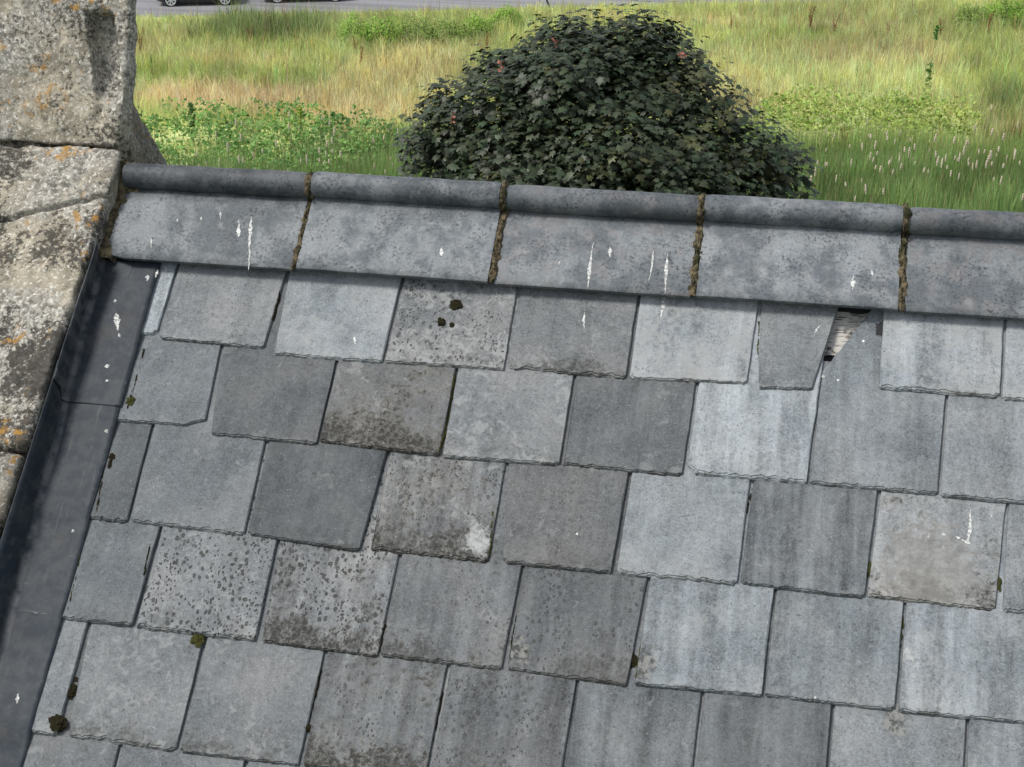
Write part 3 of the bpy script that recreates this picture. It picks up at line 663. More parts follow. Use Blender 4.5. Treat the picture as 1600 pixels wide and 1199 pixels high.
def slate_mesh(bl, br, tl, tr, bites=(), seed=0, brk=None, rough=1.0):
    """outline in (x, y) around the tail centre; y up the slope. Ragged dressed edges."""
    rnd = random.Random(seed)
    bl, br, tl, tr = Vector(bl), Vector(br), Vector(tl), Vector(tr)
    cl, cr = rnd.uniform(0.002, 0.009), rnd.uniform(0.002, 0.009)
    lcut = rcut = None
    for side, w, h in bites:
        if side == 0: lcut = (w, h)
        else: rcut = (w, h)
    pts = []      # (pos, kind) kind 0 tail, 1 side, 2 head
    def seg(a, b, n, kind, amp, close=False):
        d = (b - a); nn = Vector((-d.y, d.x)).normalized()
        for i in range(n):
            f = i / n
            nt = max(0.0, noise.noise(Vector((seed * 9.1 + kind, f * d.length * 22, 11))) - 0.42) * 0.022 * rough if kind == 0 else 0.0
            o = nt + amp * (noise.noise(Vector((seed * 3.1 + kind, f * d.length * 45, 7))) + 0.6 * noise.noise(Vector((seed * 5.3, f * d.length * 150, 3)))) if 0 < i else 0
            pts.append((a + d * f + nn * o, kind))
    lu, ru = (tl - bl).normalized(), (tr - br).normalized()
    tx = (br - bl).normalized()
    a0 = bl + lu * (lcut[1] if lcut else cl)
    a1 = bl + tx * (lcut[0] if lcut else cl)
    b0 = br - tx * (rcut[0] if rcut else cr)
    b1 = br + ru * (rcut[1] if rcut else cr)
    seg(a0, a1, 3 if lcut else 2, 0, 0.0016 * rough)
    seg(a1, b0, 40, 0, 0.0022 * rough)
    seg(b0, b1, 3 if rcut else 2, 0, 0.0016 * rough)
    seg(b1, tr, 16, 1, 0.0011 * rough)
    if brk:
        seg(tr, Vector(brk[1]), 3, 2, 0.0)
        seg(Vector(brk[1]), Vector(brk[0]), 16, 1, 0.0055)
        seg(Vector(brk[0]), a0, 9, 1, 0.0011)
    else:
        seg(tr, tl, 3, 2, 0.0)
        seg(tl, a0, 16, 1, 0.0011 * rough)
    n = len(pts)
    c = sum((p for p, k in pts), Vector((0, 0))) / n
    rings = [[], [], [], [], []]
    for i, (p, k) in enumerate(pts):
        q0, q1 = pts[i - 1][0], pts[(i + 1) % n][0]
        d = (q1 - q0).normalized()
        inn = Vector((-d.y, d.x))
        j = noise.noise(Vector((seed * 1.7, i * 0.55, 2.2)))
        j2 = noise.noise(Vector((seed * 2.9, i * 1.3, 5.2)))
        j3 = rnd.uniform(-1, 1)
        if k == 0:      # two split ledges, then the face
            w1 = max(0.0022, 0.0030 + 0.0030 * rough + (0.0030 + 0.0030 * rough) * j + 0.0012 * rough * j3)
            w2 = max(0.0010, w1 * 0.45 + 0.0022 * j2 + 0.0008 * j3)
            prof = ((w1, T), (w1 - 0.0010, T - 0.0024), (w2, T - 0.0030), (max(0.0, w2 - 0.0010), T - 0.0052), (0.0, 0.0))
        elif k == 1:
            w1 = max(0.0008, 0.0022 + 0.0026 * j + 0.0006 * j3)
            prof = ((w1, T), (w1 * .7, T - 0.0014), (w1 * .45, T - 0.0018), (w1 * .2, T - 0.0034), (0.0, 0.0))
        else:
            prof = ((0.001, T), (0.0008, T * .8), (0.0006, T * .6), (0.0003, T * .4), (0, 0))
        for rg, (w, z) in zip(rings, prof):
            rg.append((p.x + inn.x * w, p.y + inn.y * w, z))
    V = sum(rings, [])
    F = [tuple(range(n))]
    for r_ in range(4):
        for i in range(n):
            k = (i + 1) % n
            F.append((r_ * n + i, (r_ + 1) * n + i, (r_ + 1) * n + k, r_ * n + k))
    F.append(tuple(4 * n + i for i in reversed(range(n))))
    me = mesh('slate', V, F)
    return me

tail_s = {}
def add_slate(row, a, tone, warm, spots, blotch, streak, pale, ex, seed):
    tl, tr, br, bl = [Vector(p) for p in a]
    o0 = (bl + br) / 2
    lu, ru = (tl - bl).normalized(), (tr - br).normalized()
    if ex.get('square'):
        lu = ru = Vector((0, 1))
    if row == 1 and bl.x < -0.97:
        lu = ru
    top_s = min(o0.y + L, APEX_S - 0.03)
    def ext(p, d):
        return p + d * ((top_s - p.y) / d.y)
    TL, TR = ext(bl, lu), ext(br, ru)
    w = (TR - TL).length
    brk = None
    if 'brk' in ex:
        brk = [Vector(p) - o0 for p in ex['brk']]
        k = brk[1] - brk[0]
        brk[1] = brk[1] + k * 0.35
    me = slate_mesh(bl - o0, br - o0, TL - o0, TR - o0, ex.get('bite', ()), seed, brk, random.Random(seed * 7).choice((0.35, 0.5, 0.7, 0.9, 1.2)))
    me.materials.append(M_SLATE)
    o = link('slate', me, None, roof)
    rnd = random.Random(seed * 13 + 1)
    o.location = (o0.x, o0.y, HH + rnd.uniform(0.0008, 0.0034))
    o.rotation_euler = (-TILT + rnd.uniform(-0.001, 0.002), rnd.uniform(-0.004, 0.004), 0)
    p = ex.get('patch', (9, 9, 0.01, 0))
    for k, v in dict(tone=tone, warm=warm, spots=spots, blotch=blotch, streak=streak, pale=pale,
                     patch_x=p[0], patch_y=p[1], patch_r=p[2], patch_kind=float(p[3])).items():
        o[k] = float(v)
    return o

slates = []
seed = 1
maxu = {}
for row, a, tone, warm, sp, bl, st, pa, ex in SLATES:
    tn = tone * 0.63 * (tone / 0.22) ** 0.22
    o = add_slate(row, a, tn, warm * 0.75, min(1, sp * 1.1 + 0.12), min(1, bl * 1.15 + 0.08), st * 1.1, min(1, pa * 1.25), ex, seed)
    slates.append((o, row, a))
    seed += 1
    maxu[row] = max(maxu.get(row, -9), a[2][0], a[1][0])
    tail_s.setdefault(row, (a[2][1] + a[3][1]) / 2)
# the courses go on past the frame, to the right and down to the eaves
ROW_S = {}
for r_ in range(1, 7):
    q = [(a[2][1] + a[3][1]) / 2 for (_o, rr, a) in slates if rr == r_]
    ROW_S[r_] = sum(q) / len(q)
for r_ in range(7, 12):
    ROW_S[r_] = ROW_S[6] - GAUGE * (r_ - 6)
W_ = 0.262
for r_, s_ in ROW_S.items():
    u = maxu.get(r_, -1.0 - (0.10 if r_ % 2 else 0.0)) + 0.004
    while u < 2.6:
        a = ((u, s_ + .2), (u + W_ - .004, s_ + .2), (u + W_ - .004, s_), (u, s_))
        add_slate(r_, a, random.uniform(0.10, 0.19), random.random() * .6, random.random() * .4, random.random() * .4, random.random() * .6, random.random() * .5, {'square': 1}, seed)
        seed += 1
        u += W_

# underlay deck, batten seen in the hole, nails
def box(x0, x1, y0, y1, z0, z1, name='box'):
    v = [(x, y, z) for x in (x0, x1) for y in (y0, y1) for z in (z0, z1)]
    f = [(0, 1, 3, 2), (4, 6, 7, 5), (0, 4, 5, 1), (2, 3, 7, 6), (0, 2, 6, 4), (1, 5, 7, 3)]
    return mesh(name, v, f)
link('roof_deck', box(-1.02, 2.62, -2.6, APEX_S - 0.01, -0.05, -0.012, 'roof_deck'), M_FELT, roof)
bv, bf = [], []
NB = 40
for j in range(9):
    for i in range(NB + 1):
        x = HOLE[0][0] - 0.15 + 0.4 * i / NB
        y = HOLE[0][1] + 0.055 + 0.112 * j / 8
        z = -0.004 + 0.0016 * fbm((x * 14, y * 160, 1), 3) - (0.006 if (fbm((x * 30, y * 40, 4), 3) > 0.25) else 0)
        bv.append((x, y, z))
for j in range(8):
    for i in range(NB):
        b = j * (NB + 1) + i
        bf.append((b, b + 1, b + NB + 2, b + NB + 1))
link('batten', mesh('batten', bv, bf), M_WOOD, roof)

def nail(u, s, n):
    bm = bmesh.new()
    bmesh.ops.create_uvsphere(bm, u_segments=10, v_segments=6, radius=0.0045)
    for v in bm.verts:
        v.co.z *= 0.45
    o = link('nail', from_bm('nail', bm, True), M_METAL, roof)
    o.location = (u, s, n)
nail(NAIL[0], NAIL[1], 0.0185)

# back slope of the roof, plain courses of slates seen only from elsewhere
bs = mesh('back_slope', [(-1.02, 0, 0), (2.62, 0, 0), (2.62, -2.6, 0), (-1.02, -2.6, 0)], [(0, 1, 2, 3)])
back_v, back_f = [], []
for k in range(12):
    y0, y1 = -0.2155 * k, -0.2155 * (k + 1)
    b = len(back_v)
    for x in (-1.02, 2.62):
        back_v += [(x, y0, 0.017), (x, y1, 0.025), (x, y1, 0.017), (x, y0, -0.04), (x, y1, -0.04)]
    back_f += [(b, b + 5, b + 6, b + 1), (b + 1, b + 6, b + 7, b + 2), (b + 3, b + 4, b + 9, b + 8)]
bs = link('back_slope', mesh('back_slope', back_v, back_f), M_SLATE, roof)
bs.matrix_local = Matrix.Translation((0, APEX_S, 0)) @ Matrix.Rotation(-2 * ALPHA, 4, 'X') @ Matrix.Scale(-1, 4, (0, 1, 0))
for k, v in dict(tone=0.14, warm=.3, spots=.2, blotch=.1, streak=.3, pale=.2, patch_x=9, patch_y=9, patch_r=.01, patch_kind=0).items():
    bs[k] = float(v)

# ---- ridge tiles: two wings under a round roll
WING, THK, ROLL = 0.229, 0.013, 0.0315
ZC = 0.069
def ridge_profile():
    """closed-ish outline in (y, z) of roof coordinates, front lip over the roll to the back lip"""
    pr = []
    z0 = 0.042
    pr.append((APEX_S - WING + 0.001, z0))            # lip underside
    pr.append((APEX_S - WING, z0 + THK - 0.002))
    pr.append((APEX_S - WING + 0.003, z0 + THK))
    for f in (0.25, 0.5, 0.75):
        pr.append((APEX_S - WING * (1 - f) - 0.03 * f, z0 + THK + 0.003))
    cy, cz = APEX_S - 0.005, ZC
    for k in range(15):
        a = R(205) - R(275) * k / 14
        # angle measured in the roof frame; the roll is a full round on the apex
        pr.append((cy + ROLL * math.cos(a), cz + ROLL * math.sin(a)))
    # back wing, mirrored about the vertical plane through the apex
    back = []
    for (y, z) in ((APEX_S - 0.03, z0 + THK), (APEX_S - WING + 0.003, z0 + THK), (APEX_S - WING, z0)):
        dy, dz = y - APEX_S, z
        hy = dy * math.cos(ALPHA) - dz * math.sin(ALPHA)
        hz = dy * math.sin(ALPHA) + dz * math.cos(ALPHA)
        hy = -hy
        back.append((APEX_S + hy * math.cos(ALPHA) + hz * math.sin(ALPHA), -hy * math.sin(ALPHA) + hz * math.cos(ALPHA)))
    pr += back
    by, bz = back[-1]
    pr.append((APEX_S + 0.012, 0.036))
    pr.append((APEX_S - 0.004, 0.038))
    return pr
PROF = ridge_profile()
def ridge_tile(u0, u1, dz, rot, warm, tone, seed, name='ridge_tile', chip=False):
    n = len(PROF); ns = 26
    V, F = [], []
    uc = (u0 + u1) / 2
    for i in range(ns + 1):
        f = i / ns
        x = u0 + (u1 - u0) * f - uc
        endr = 0.0025 if i in (0, ns) else 0.0
        for k, (y, z) in enumerate(PROF):
            d = 0.0016 * fbm((x * 11 + seed * 4, y * 11, z * 11), 4)
            cy, cz = (APEX_S - 0.01, ZC) if 6 <= k <= 20 else (y, 0.0)
            v = Vector((0, y - cy, z - cz))
            if v.length > 1e-5: v.normalize()
            y2, z2 = y + v.y * (d - endr), z + v.z * (d - endr)
            if chip and k <= 2 and x + uc < u0 + 0.045:
                z2 -= 0.006; y2 += 0.010 * (1 - (x + uc - u0) / 0.045) + 0.004
            jx = 0.0012 * noise.noise(Vector((y * 60, z * 60, seed + i))) if i in (0, ns) else 0
            V.append((x + jx, y2 - APEX_S, z2))
    for i in range(ns):
        for k in range(n):
            k2 = (k + 1) % n
            F.append((i * n + k, (i + 1) * n + k, (i + 1) * n + k2, i * n + k2))
    F.append(tuple(range(n)))
    F.append(tuple(ns * n + k for k in reversed(range(n))))
    me = mesh(name, V, F, True)
    bm = bmesh.new(); bm.from_mesh(me)
    bmesh.ops.recalc_face_normals(bm, faces=bm.faces)
    for e in bm.edges:
        if len(e.link_faces) == 2 and e.calc_face_angle(0) > 0.6:
            e.smooth = False
    bm.to_mesh(me); bm.free()
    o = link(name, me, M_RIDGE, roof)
    o.location = (uc, APEX_S, dz)
    o.rotation_euler = (0, 0, rot)
    o['warm'] = warm; o['tone'] = tone; o['roll_dark'] = (0.75, 0.35, 0.5, 0.25, 0.4, .4, .4, .4)[seed % 8]
    return o
JO = [-0.985, -0.560, -0.096, 0.3595, 0.8085, 1.264, 1.72, 2.176, 2.63]
TW = [0.1, 0.15, 0.9, 0.4, 1.0, .4, .6, .3]
TT = [0.92, 1.02, 1.04, 1.12, 0.98, 1, 1, 1]
DZ = [0.001, 0.005, -0.003, 0.002, -0.002, .002, -.001, .001]
tiles = []
for i in range(8):
    g0 = 0.0 if i == 0 else 0.0065
    tiles.append((ridge_tile(JO[i] + g0 - (0.040 if i == 0 else 0), JO[i + 1] - 0.0065, DZ[i], random.uniform(-.006, .006), TW[i], TT[i], i, chip=(i == 0)), JO[i], JO[i + 1]))

# mortar in the joints
def lump_strip(path, width, height, seed, name='mortar_joint', nseg=90, ncr=9):
    """a bumpy bead along a list of points (with outward normals)"""
    pts = [Vector(p) for p, _ in path]; nr = [Vector(q) for _, q in path]
    cum = [0]
    for a, b in zip(pts, pts[1:]): cum.append(cum[-1] + (b - a).length)
    V, F = [], []
    for i in range(nseg + 1):
        d = cum[-1] * i / nseg
        k = max(j for j in range(len(cum)) if cum[j] <= d + 1e-9)
        k = min(k, len(pts) - 2)
        f = (d - cum[k]) / max(cum[k + 1] - cum[k], 1e-6)
        p = pts[k].lerp(pts[k + 1], f); n_ = nr[k].lerp(nr[k + 1], f).normalized()
        for c in range(ncr):
            t_ = -1 + 2 * c / (ncr - 1)
            w = width * (1 + 0.9 * noise.noise(Vector((seed, d * 55, t_ * 0.6))) + 0.4 * noise.noise(Vector((seed, d * 170, t_))))
            hgt = height * (1 - t_ * t_) * (0.8 + 1.6 * noise.noise(Vector((seed * 2, d * 80, t_ * 1.5))) + 0.9 * noise.noise(Vector((seed * 2, d * 240, t_ * 4)))) - (0.004 if c in (0, ncr - 1) else 0)
            V.append(p + Vector((t_ * w, 0, 0)) + n_ * hgt)
    for i in range(nseg):
        for c in range(ncr - 1):
            b = i * ncr + c
            F.append((b, b + 1, b + ncr + 1, b + ncr))
    return mesh(name, V, F, True)

def joint_path(u0, slant):
    path = []
    for k in range(1, 19):
        y, z = PROF[k]
        if k < 6: n_ = Vector((0, 0, 1))
        else: n_ = Vector((0, y - (APEX_S - .012), z - ZC)).normalized()
        if k <= 1: n_ = Vector((0, -1, .3))
        path.append((Vector((u0, y, z)) - n_ * 0.0035, n_))
    return path
for i in range(1, 8):
    link('mortar_joint', lump_strip(joint_path(JO[i], 0), 0.0098, 0.0075, i * 3.3), M_MORTAR, roof)

link('bedding_mortar', box(-1.02, 2.6, APEX_S - 0.165, APEX_S - 0.02, 0.0, 0.036, 'bedding_mortar'), M_MORTAR, roof)

# mortar fillet against the gable
vm, fm = [], []
nu, nv_ = 10, 40
for j in range(nv_ + 1):
    s_ = 0.225 + (APEX_S + 0.02 - 0.225) * j / nv_
    for i in range(nu + 1):
        f = i / nu
        wid = 0.052 + 0.012 * noise.noise(Vector((s_ * 30, 3, 1))) - 0.012 * (s_ < 0.25) + (0.016 if 0.37 < s_ < 0.42 else 0)
        u_ = -1.060 + (wid + 0.012) * f
        z_ = 0.062 - 0.012 * f - 0.02 * (f > 0.9) + 0.006 * fbm((u_ * 40, s_ * 40, 2), 4)
        if s_ > 0.40: z_ += (s_ - 0.40) * 0.5
        vm.append((u_, s_, z_))
for j in range(nv_):
    for i in range(nu):
        b = j * (nu + 1) + i
        fm.append((b, b + 1, b + nu + 2, b + nu + 1))
link('mortar_fillet', mesh('mortar_fillet', vm, fm, True), M_MORTAR, roof)

# ---- bird droppings
def splat(pts, w, seed):
    pts = [Vector((p[0], p[1], 0)) for p in pts]
    V, F = [], []
    n = 22
    bc = random.Random(seed).uniform(0.15, 0.8)
    for i in range(n + 1):
        f = i / n * (len(pts) - 1)
        k = min(int(f), len(pts) - 2)
        p = pts[k].lerp(pts[k + 1], f - k)
        d = (pts[k + 1] - pts[k]).normalized()
        nn = Vector((-d.y, d.x, 0))
        e = math.sin(math.pi * min(1, max(0.0, (i + 0.3) / (n + 0.6)))) ** 0.5
        hd = 0.55 + 0.75 * math.exp(-((i / n - bc) / 0.22) ** 2)
        ww = w * 0.68 * e * hd * (0.6 + 0.9 * abs(noise.noise(Vector((seed * 7.7, i * 0.55, 1)))))
        sh = nn * (w * 0.35 * noise.noise(Vector((seed * 3.3, i * 0.5, 9))))
        V += [p + nn * ww + sh, p + sh + Vector((0, 0, 0.0006)), p - nn * ww + sh]
    for i in range(n):
        b = 3 * i
        F += [(b, b + 1, b + 4, b + 3), (b + 1, b + 2, b + 5, b + 4)]
    return V, F

lead = empty('lead_flashing', (0, 0, Z_ROOF), (ALPHA, 0, 0))
tag(lead, 'dark lead flashing dressed down the gable beside the slates', 'flashing')
lead_sheets = []
def slate_top(s):
    """height of the top face of the slates at s"""
    for r_ in sorted(ROW_S):
        if s >= ROW_S[r_] - 1e-6:
            d = s - ROW_S[r_]
            return T + HH * (1 - d / L) + 0.001
    return T + HH
def lead_h(s):
    q = [max(slate_top(s + d + e) for e in (-.012, -.006, 0, .006, .012)) for d in (-.03, -.02, -.01, 0, .01, .02, .03)]
    return sum(q) / 7 + 0.0042
def lead_sheet(s0, s1, lift, seed):
    ns, V, F = 90, [], []
    prof = [(0.0, 0.098, 0)] + [(0.0, 0.098 - (0.098 - 0.016) * k / 4, 1 if k == 4 else 0) for k in range(1, 5)]
    rr = 0.016
    for k in range(1, 7):
        a = R(180) + R(90) * k / 6
        prof.append((rr + rr * math.cos(a), rr + rr * math.sin(a), 1))
    for k in range(1, 11): prof.append((rr + k / 10, 0.0, 1))
    n = len(prof)
    for i in range(ns + 1):
        s = s0 + (s1 - s0) * i / ns
        hf = lead_h(s)
        uc = -1.034 - 0.05 * s
        ur = -0.893 - 0.018 * s
        for k, (du, z, on) in enumerate(prof):
            if k > 10:
                u = uc + rr + (ur - uc - rr) * (k - 10) / 10
                zz = hf
            elif k >= 4:
                u, zz = uc + du, hf + z
            else:
                f = k / 4
                u = -1.031 * (1 - f) + uc * f
                zz = 0.100 * (1 - f) + (hf + rr) * f
            zz += lift
            zz += 0.0030 * fbm((u * 7 + seed, s * 7, 1), 3) * (0.3 if (k > n - 3 or k < 4) else 1)
            uu = u + lift * 0.8 + 0.0016 * fbm((z * 9, s * 9, seed), 2)
            if k == n - 1: uu += 0.0016 * noise.noise(Vector((s * 14, seed, 3)))
            ss = s
            if k < 5 and i < 5: ss = s + 0.05 * (5 - k) / 5 * (1 - i / 5)
            V.append((uu, ss, zz))
    for i in range(ns):
        for k in range(n - 1):
            b = i * n + k
            F.append((b, b + 1, b + n + 1, b + n))
    me = mesh('lead_sheet', V, F, True)
    o = link('lead_sheet', me, M_LEAD, lead)
    sol = o.modifiers.new('thick', 'SOLIDIFY'); sol.thickness = 0.0022; sol.offset = -1
    return o
lead_sheets.append(lead_sheet(-0.150, 0.235, 0.0032, 1))
lead_sheets.append(lead_sheet(-1.30, -0.08, 0.0, 2))
lead_sheets.append(lead_sheet(-2.6, -1.25, -0.0030, 3))

dep = bpy.context.evaluated_depsgraph_get
bpy.context.view_layer.update()
def host_height(o, u, s):
    inv = o.matrix_local.inverted()
    a = inv @ Vector((u, s, 0.4)); d = (inv.to_3x3() @ Vector((0, 0, -1))).normalized()
    ok, loc, nrm, idx = o.ray_cast(a, d)
    return (o.matrix_local @ loc).z if ok else None
drop_i = 0
for kind, pts, w in DROPPINGS:
    drop_i += 1
    mu = sum(p[0] for p in pts) / len(pts); ms = sum(p[1] for p in pts) / len(pts)
    cands = {'r': [t_[0] for t_ in tiles], 's': [q[0] for q in slates], 'l': lead_sheets}[kind]
    best, bz = None, -9
    for o in cands:
        h = host_height(o, mu, ms)
        if h is not None and h > bz:
            best, bz = o, h
    if best is None:
        continue
    V, F = splat(pts, w, drop_i)
    V2 = []
    for v in V:
        h = host_height(best, v.x, v.y)
        if h is None: h = bz
        V2.append(best.matrix_local.inverted() @ Vector((v.x, v.y, h + 0.0005 + v.z)))
    link('bird_dropping', mesh('bird_dropping', V2, F, True), M_DROP, best)

# ---- thin growth along some joints
def joint_growth(pts, i):
    path = []
    for (u, s) in pts:
        hs = [x for x in (host_height(q[0], u, s) for q in slates) if x is not None]
        path.append((Vector((u, s, (max(hs) if hs else 0.018) - 0.0015)), Vector((0, 0, 1))))
    n = max(14, int((Vector(pts[0]) - Vector(pts[-1])).length / 0.004))
    link('joint_moss', lump_strip(path, 0.0034, 0.0030, i * 5.7 + 2, 'joint_moss', n, 5), M_MOSS if i % 3 else M_MOSSG, roof)
for i, pts in enumerate(JOINT_MOSS):
    joint_growth(pts, i)

# ---- moss clumps
MOSS_LABELS = [
 'large round brown moss cushion on the joint near the lower left corner',
 'largest brown moss cushion low on the joint beside the lead flashing',
 'tiny moss tuft above the two brown cushions at lower left',
 'small round moss ball on a joint near the bottom edge, left of centre',
 'small round dark lump in the joint right of centre, near the bottom',
 'small olive moss tuft at the edge of the lead below its overlap',
 'brown moss clump under a slate tail, lower left, above two cushions',
 'dark moss patch high on the mottled slate below the second ridge joint',
 'round dark moss dot lower left of the moss patch on the mottled slate',
 'tiny moss dot right of the round dot on the mottled slate',
 'dark twiggy debris caught at the lead edge beside the narrow slate',
 'small dark debris below the twiggy bit at the lead edge',
 'brown moss in the joint left of the beige stained slate',
 'brown moss in the joint right of the beige stained slate',
 'dark dirt plug in the gap at the top right of the broken slate hole']
roofM = roof.matrix_world.copy()
def clump(u, s, r, i):
    bm = bmesh.new()
    bmesh.ops.create_icosphere(bm, subdivisions=4, radius=r * 1.0)
    for v in bm.verts:
        k = 1 + 0.55 * fbm((v.co.x / r * 1.3 + i * 7, v.co.y / r * 1.3, v.co.z / r * 1.3), 4)
        k += 0.16 * noise.noise(v.co * (5.0 / r)) + 0.12 * noise.noise(v.co * (11.0 / r))
        v.co *= k
        v.co.z *= 0.38
        if i == 14: v.co.y *= 2.0 if v.co.y < 0 else 1.0; v.co.z *= .35
        if i in (12, 13, 11): v.co.y *= 1.7; v.co.x *= .55
    h = max([x for x in (host_height(q[0], u, s) for q in slates) if x is not None] + [0.012])
    h2 = [x for x in (host_height(q, u, s) for q in lead_sheets) if x is not None]
    o = link('moss_clump', from_bm('moss_clump', bm, False), M_MOSSG if i in (5, 6, 12, 13) else (M_FELT if i == 14 else M_MOSS))
    o.matrix_world = roofM @ Matrix.Translation((u, s, max([h] + h2) + r * 0.12))
    tag(o, MOSS_LABELS[i], 'moss', 'moss growing on the roof')
for i, ((u, s), r) in enumerate(MOSS):
    clump(u, s, r, i)

# ------------------------------------------------------------------ stone gable parapet
par = empty('stone_gable', (0, 0, Z_ROOF), (ALPHA, 0, 0))
tag(par, 'lichened limestone gable coping with a worn finial stump at the ridge', 'parapet')

def worn_block(name, corner, n=(30, 30, 12), r=0.02, amp=0.006, seed=0, dent=None, freq=9.0, mat=None, parent=None, props=None):
    """box surface grid with rounded, weathered edges. corner(f,g,h) maps unit cube to space"""
    V, F, idx = [], [], {}
    nx, ny, nz = n
    def vid(i, j, k):
        key = (i, j, k)
        if key not in idx:
            idx[key] = len(V)
            V.append((i / nx, j / ny, k / nz))
        return idx[key]
    for i in range(nx):
        for j in range(ny):
            F.append([vid(i, j, nz), vid(i + 1, j, nz), vid(i + 1, j + 1, nz), vid(i, j + 1, nz)])
            F.append([vid(i, j, 0), vid(i, j + 1, 0), vid(i + 1, j + 1, 0), vid(i + 1, j, 0)])
    for i in range(nx):
        for k in range(nz):
            F.append([vid(i, 0, k), vid(i + 1, 0, k), vid(i + 1, 0, k + 1), vid(i, 0, k + 1)])
            F.append([vid(i, ny, k), vid(i, ny, k + 1), vid(i + 1, ny, k + 1), vid(i + 1, ny, k)])
    for j in range(ny):
        for k in range(nz):
            F.append([vid(0, j, k), vid(0, j, k + 1), vid(0, j + 1, k + 1), vid(0, j + 1, k)])
            F.append([vid(nx, j, k), vid(nx, j + 1, k), vid(nx, j + 1, k + 1), vid(nx, j, k + 1)])
    P = []
    c0 = Vector(corner(.5, .5, .5))
    size = [(Vector(corner(1, .5, .5)) - Vector(corner(0, .5, .5))).length,
            (Vector(corner(.5, 1, .5)) - Vector(corner(.5, 0, .5))).length,
            (Vector(corner(.5, .5, 1)) - Vector(corner(.5, .5, 0))).length]
    for (f, g, h) in V:
        q = [(f - .5) * size[0], (g - .5) * size[1], (h - .5) * size[2]]
        inn = [max(-s / 2 + r, min(s / 2 - r, a)) for a, s in zip(q, size)]
        d = Vector(q) - Vector(inn)
        if d.length > 1e-6:
            mx = max(abs(a) for a in d)
            d = d.normalized() * mx if mx > 0 else d
        q2 = Vector(inn) + d
        P.append(Vector(corner(q2[0] / size[0] + .5, q2[1] / size[1] + .5, q2[2] / size[2] + .5)))
    me = mesh(name, P, [tuple(f) for f in F], True)
    nrm = [v.normal.copy() for v in me.vertices]
    for v, nn, uv in zip(me.vertices, nrm, V):
        p = v.co
        d = amp * (fbm((p.x * freq + seed, p.y * freq, p.z * freq), 5) + 0.5 * fbm((p.x * freq * 4, p.y * freq * 4 + seed, p.z * freq * 4), 3))
        d += (dent(p, uv) if dent else 0)
        v.co = p + nn * d
    o = link(name, me, mat or M_STONE, parent)
    for k, v in (props or dict(dark=0.3, tone=1.0)).items():
        o[k] = float(v)
    return o

def lerp3(a, b, f): return tuple(x + (y - x) * f for x, y in zip(a, b))
def coping(s0, s1, u_r, n_top, seed, dent=None, props=None, res=40):
    def cor(f, g, h):
        return (-1.50 + (u_r + 1.50) * f, s0 + (s1 - s0) * g, -0.10 + (n_top + 0.10) * h + 0.012 * (f - .5))
    return worn_block('coping_stone', cor, (res, int(res * (s1 - s0) / 0.4), 14), 0.014, 0.0075, seed, dent, 9.0, None, par, props)

def crack(p, uv):
    """bedding cracks across the upper coping stone"""
    if uv[2] < 0.99: return 0
    y1 = 0.330 + (p.x + 1.14) * 0.36 + 0.008 * noise.noise(Vector((p.x * 25, 1, 1)))
    d = p.y - y1
    k = -0.014 * math.exp(-(d / 0.0040) ** 2) + (0.009 if d > 0 else 0)
    y2 = 0.400 - (p.x + 1.30) * 0.14 + 0.008 * noise.noise(Vector((p.x * 25, 5, 1)))
    d2 = p.y - y2
    if p.x < -1.12: k += -0.006 * math.exp(-(d2 / 0.004) ** 2) + (0.005 if d2 > 0 else 0)
    return k
coping(-0.300, 0.490, -1.040, 0.102, 3, crack, dict(dark=2.0, tone=1.15), 125)
coping(-0.98, -0.313, -1.044, 0.100, 9, None, dict(dark=2.6, tone=0.8), 50)
coping(-1.7, -0.993, -1.044, 0.100, 14, None, dict(dark=1.2, tone=0.95), 30)
coping(-2.5, -1.713, -1.044, 0.100, 21, None, dict(dark=1.2, tone=0.95), 30)

# finial stump: lofted stone standing on the apex. coordinates: x, Y horizontal from apex, Z vertical from apex
AY, AZ = APEX_S * math.cos(ALPHA), APEX_S * math.sin(ALPHA)
def pwl(pts, z):
    for (a, b_), (c, d) in zip(pts, pts[1:]):
        if z <= c: return b_ + (d - b_) * (z - a) / (c - a)
    return pts[-1][1]
def fin_right(z):      # right edge against height
    return pwl([(-0.2, -1.058), (0.06, -1.056), (0.15, -1.046), (0.24, -1.038), (0.4, -1.036), (0.9, -1.03)], z)
def fin_front(z):
    return -0.030 + z * 0.34
def fin_back(z):
    return pwl([(-0.1, 0.12), (0.06, 0.09), (0.15, 0.092), (0.24, 0.105), (0.38, 0.155), (0.8, 0.30)], z)
def saddle_back(z):
    return pwl([(-0.15, 0.375), (-0.1, 0.335), (-0.03, 0.280), (0.06, 0.200), (0.15, 0.132), (0.3, 0.10)], z)
def fin_cor(f, g, h):
    z = 0.060 + 0.54 * h
    y = fin_front(z) + (fin_back(z) - fin_front(z)) * g
    x = -1.60 + (fin_right(z) + 1.60) * f
    return (x, y, z)
def hollow(p, uv):
    if uv[1] > 0.01: return 0
    x, z = p.x, p.z
    cx = -1.113 + (0.362 - z) * 0.17
    wx = max(0, 1 - abs((x - cx) / 0.037) ** 6)
    top = 1 / (1 + math.exp(-(0.362 - z) / 0.0025))
    low = max(0, min(1, (z - 0.165) / 0.15))
    k = -0.095 * wx * top * low ** 0.7
    k += -0.014 * math.exp(-((x + 1.105) / 0.012) ** 2 - ((z - 0.135) / 0.03) ** 2)
    return k
fin_root = worn_block('finial_stone', fin_cor, (110, 30, 124), 0.012, 0.007, 31, hollow, 10.0, None, par, dict(dark=0.7, tone=1.2))
fin_root.matrix_local = Matrix.Rotation(-ALPHA, 4, 'X')
fin_root.location = (0, APEX_S + 0.02, 0.045)

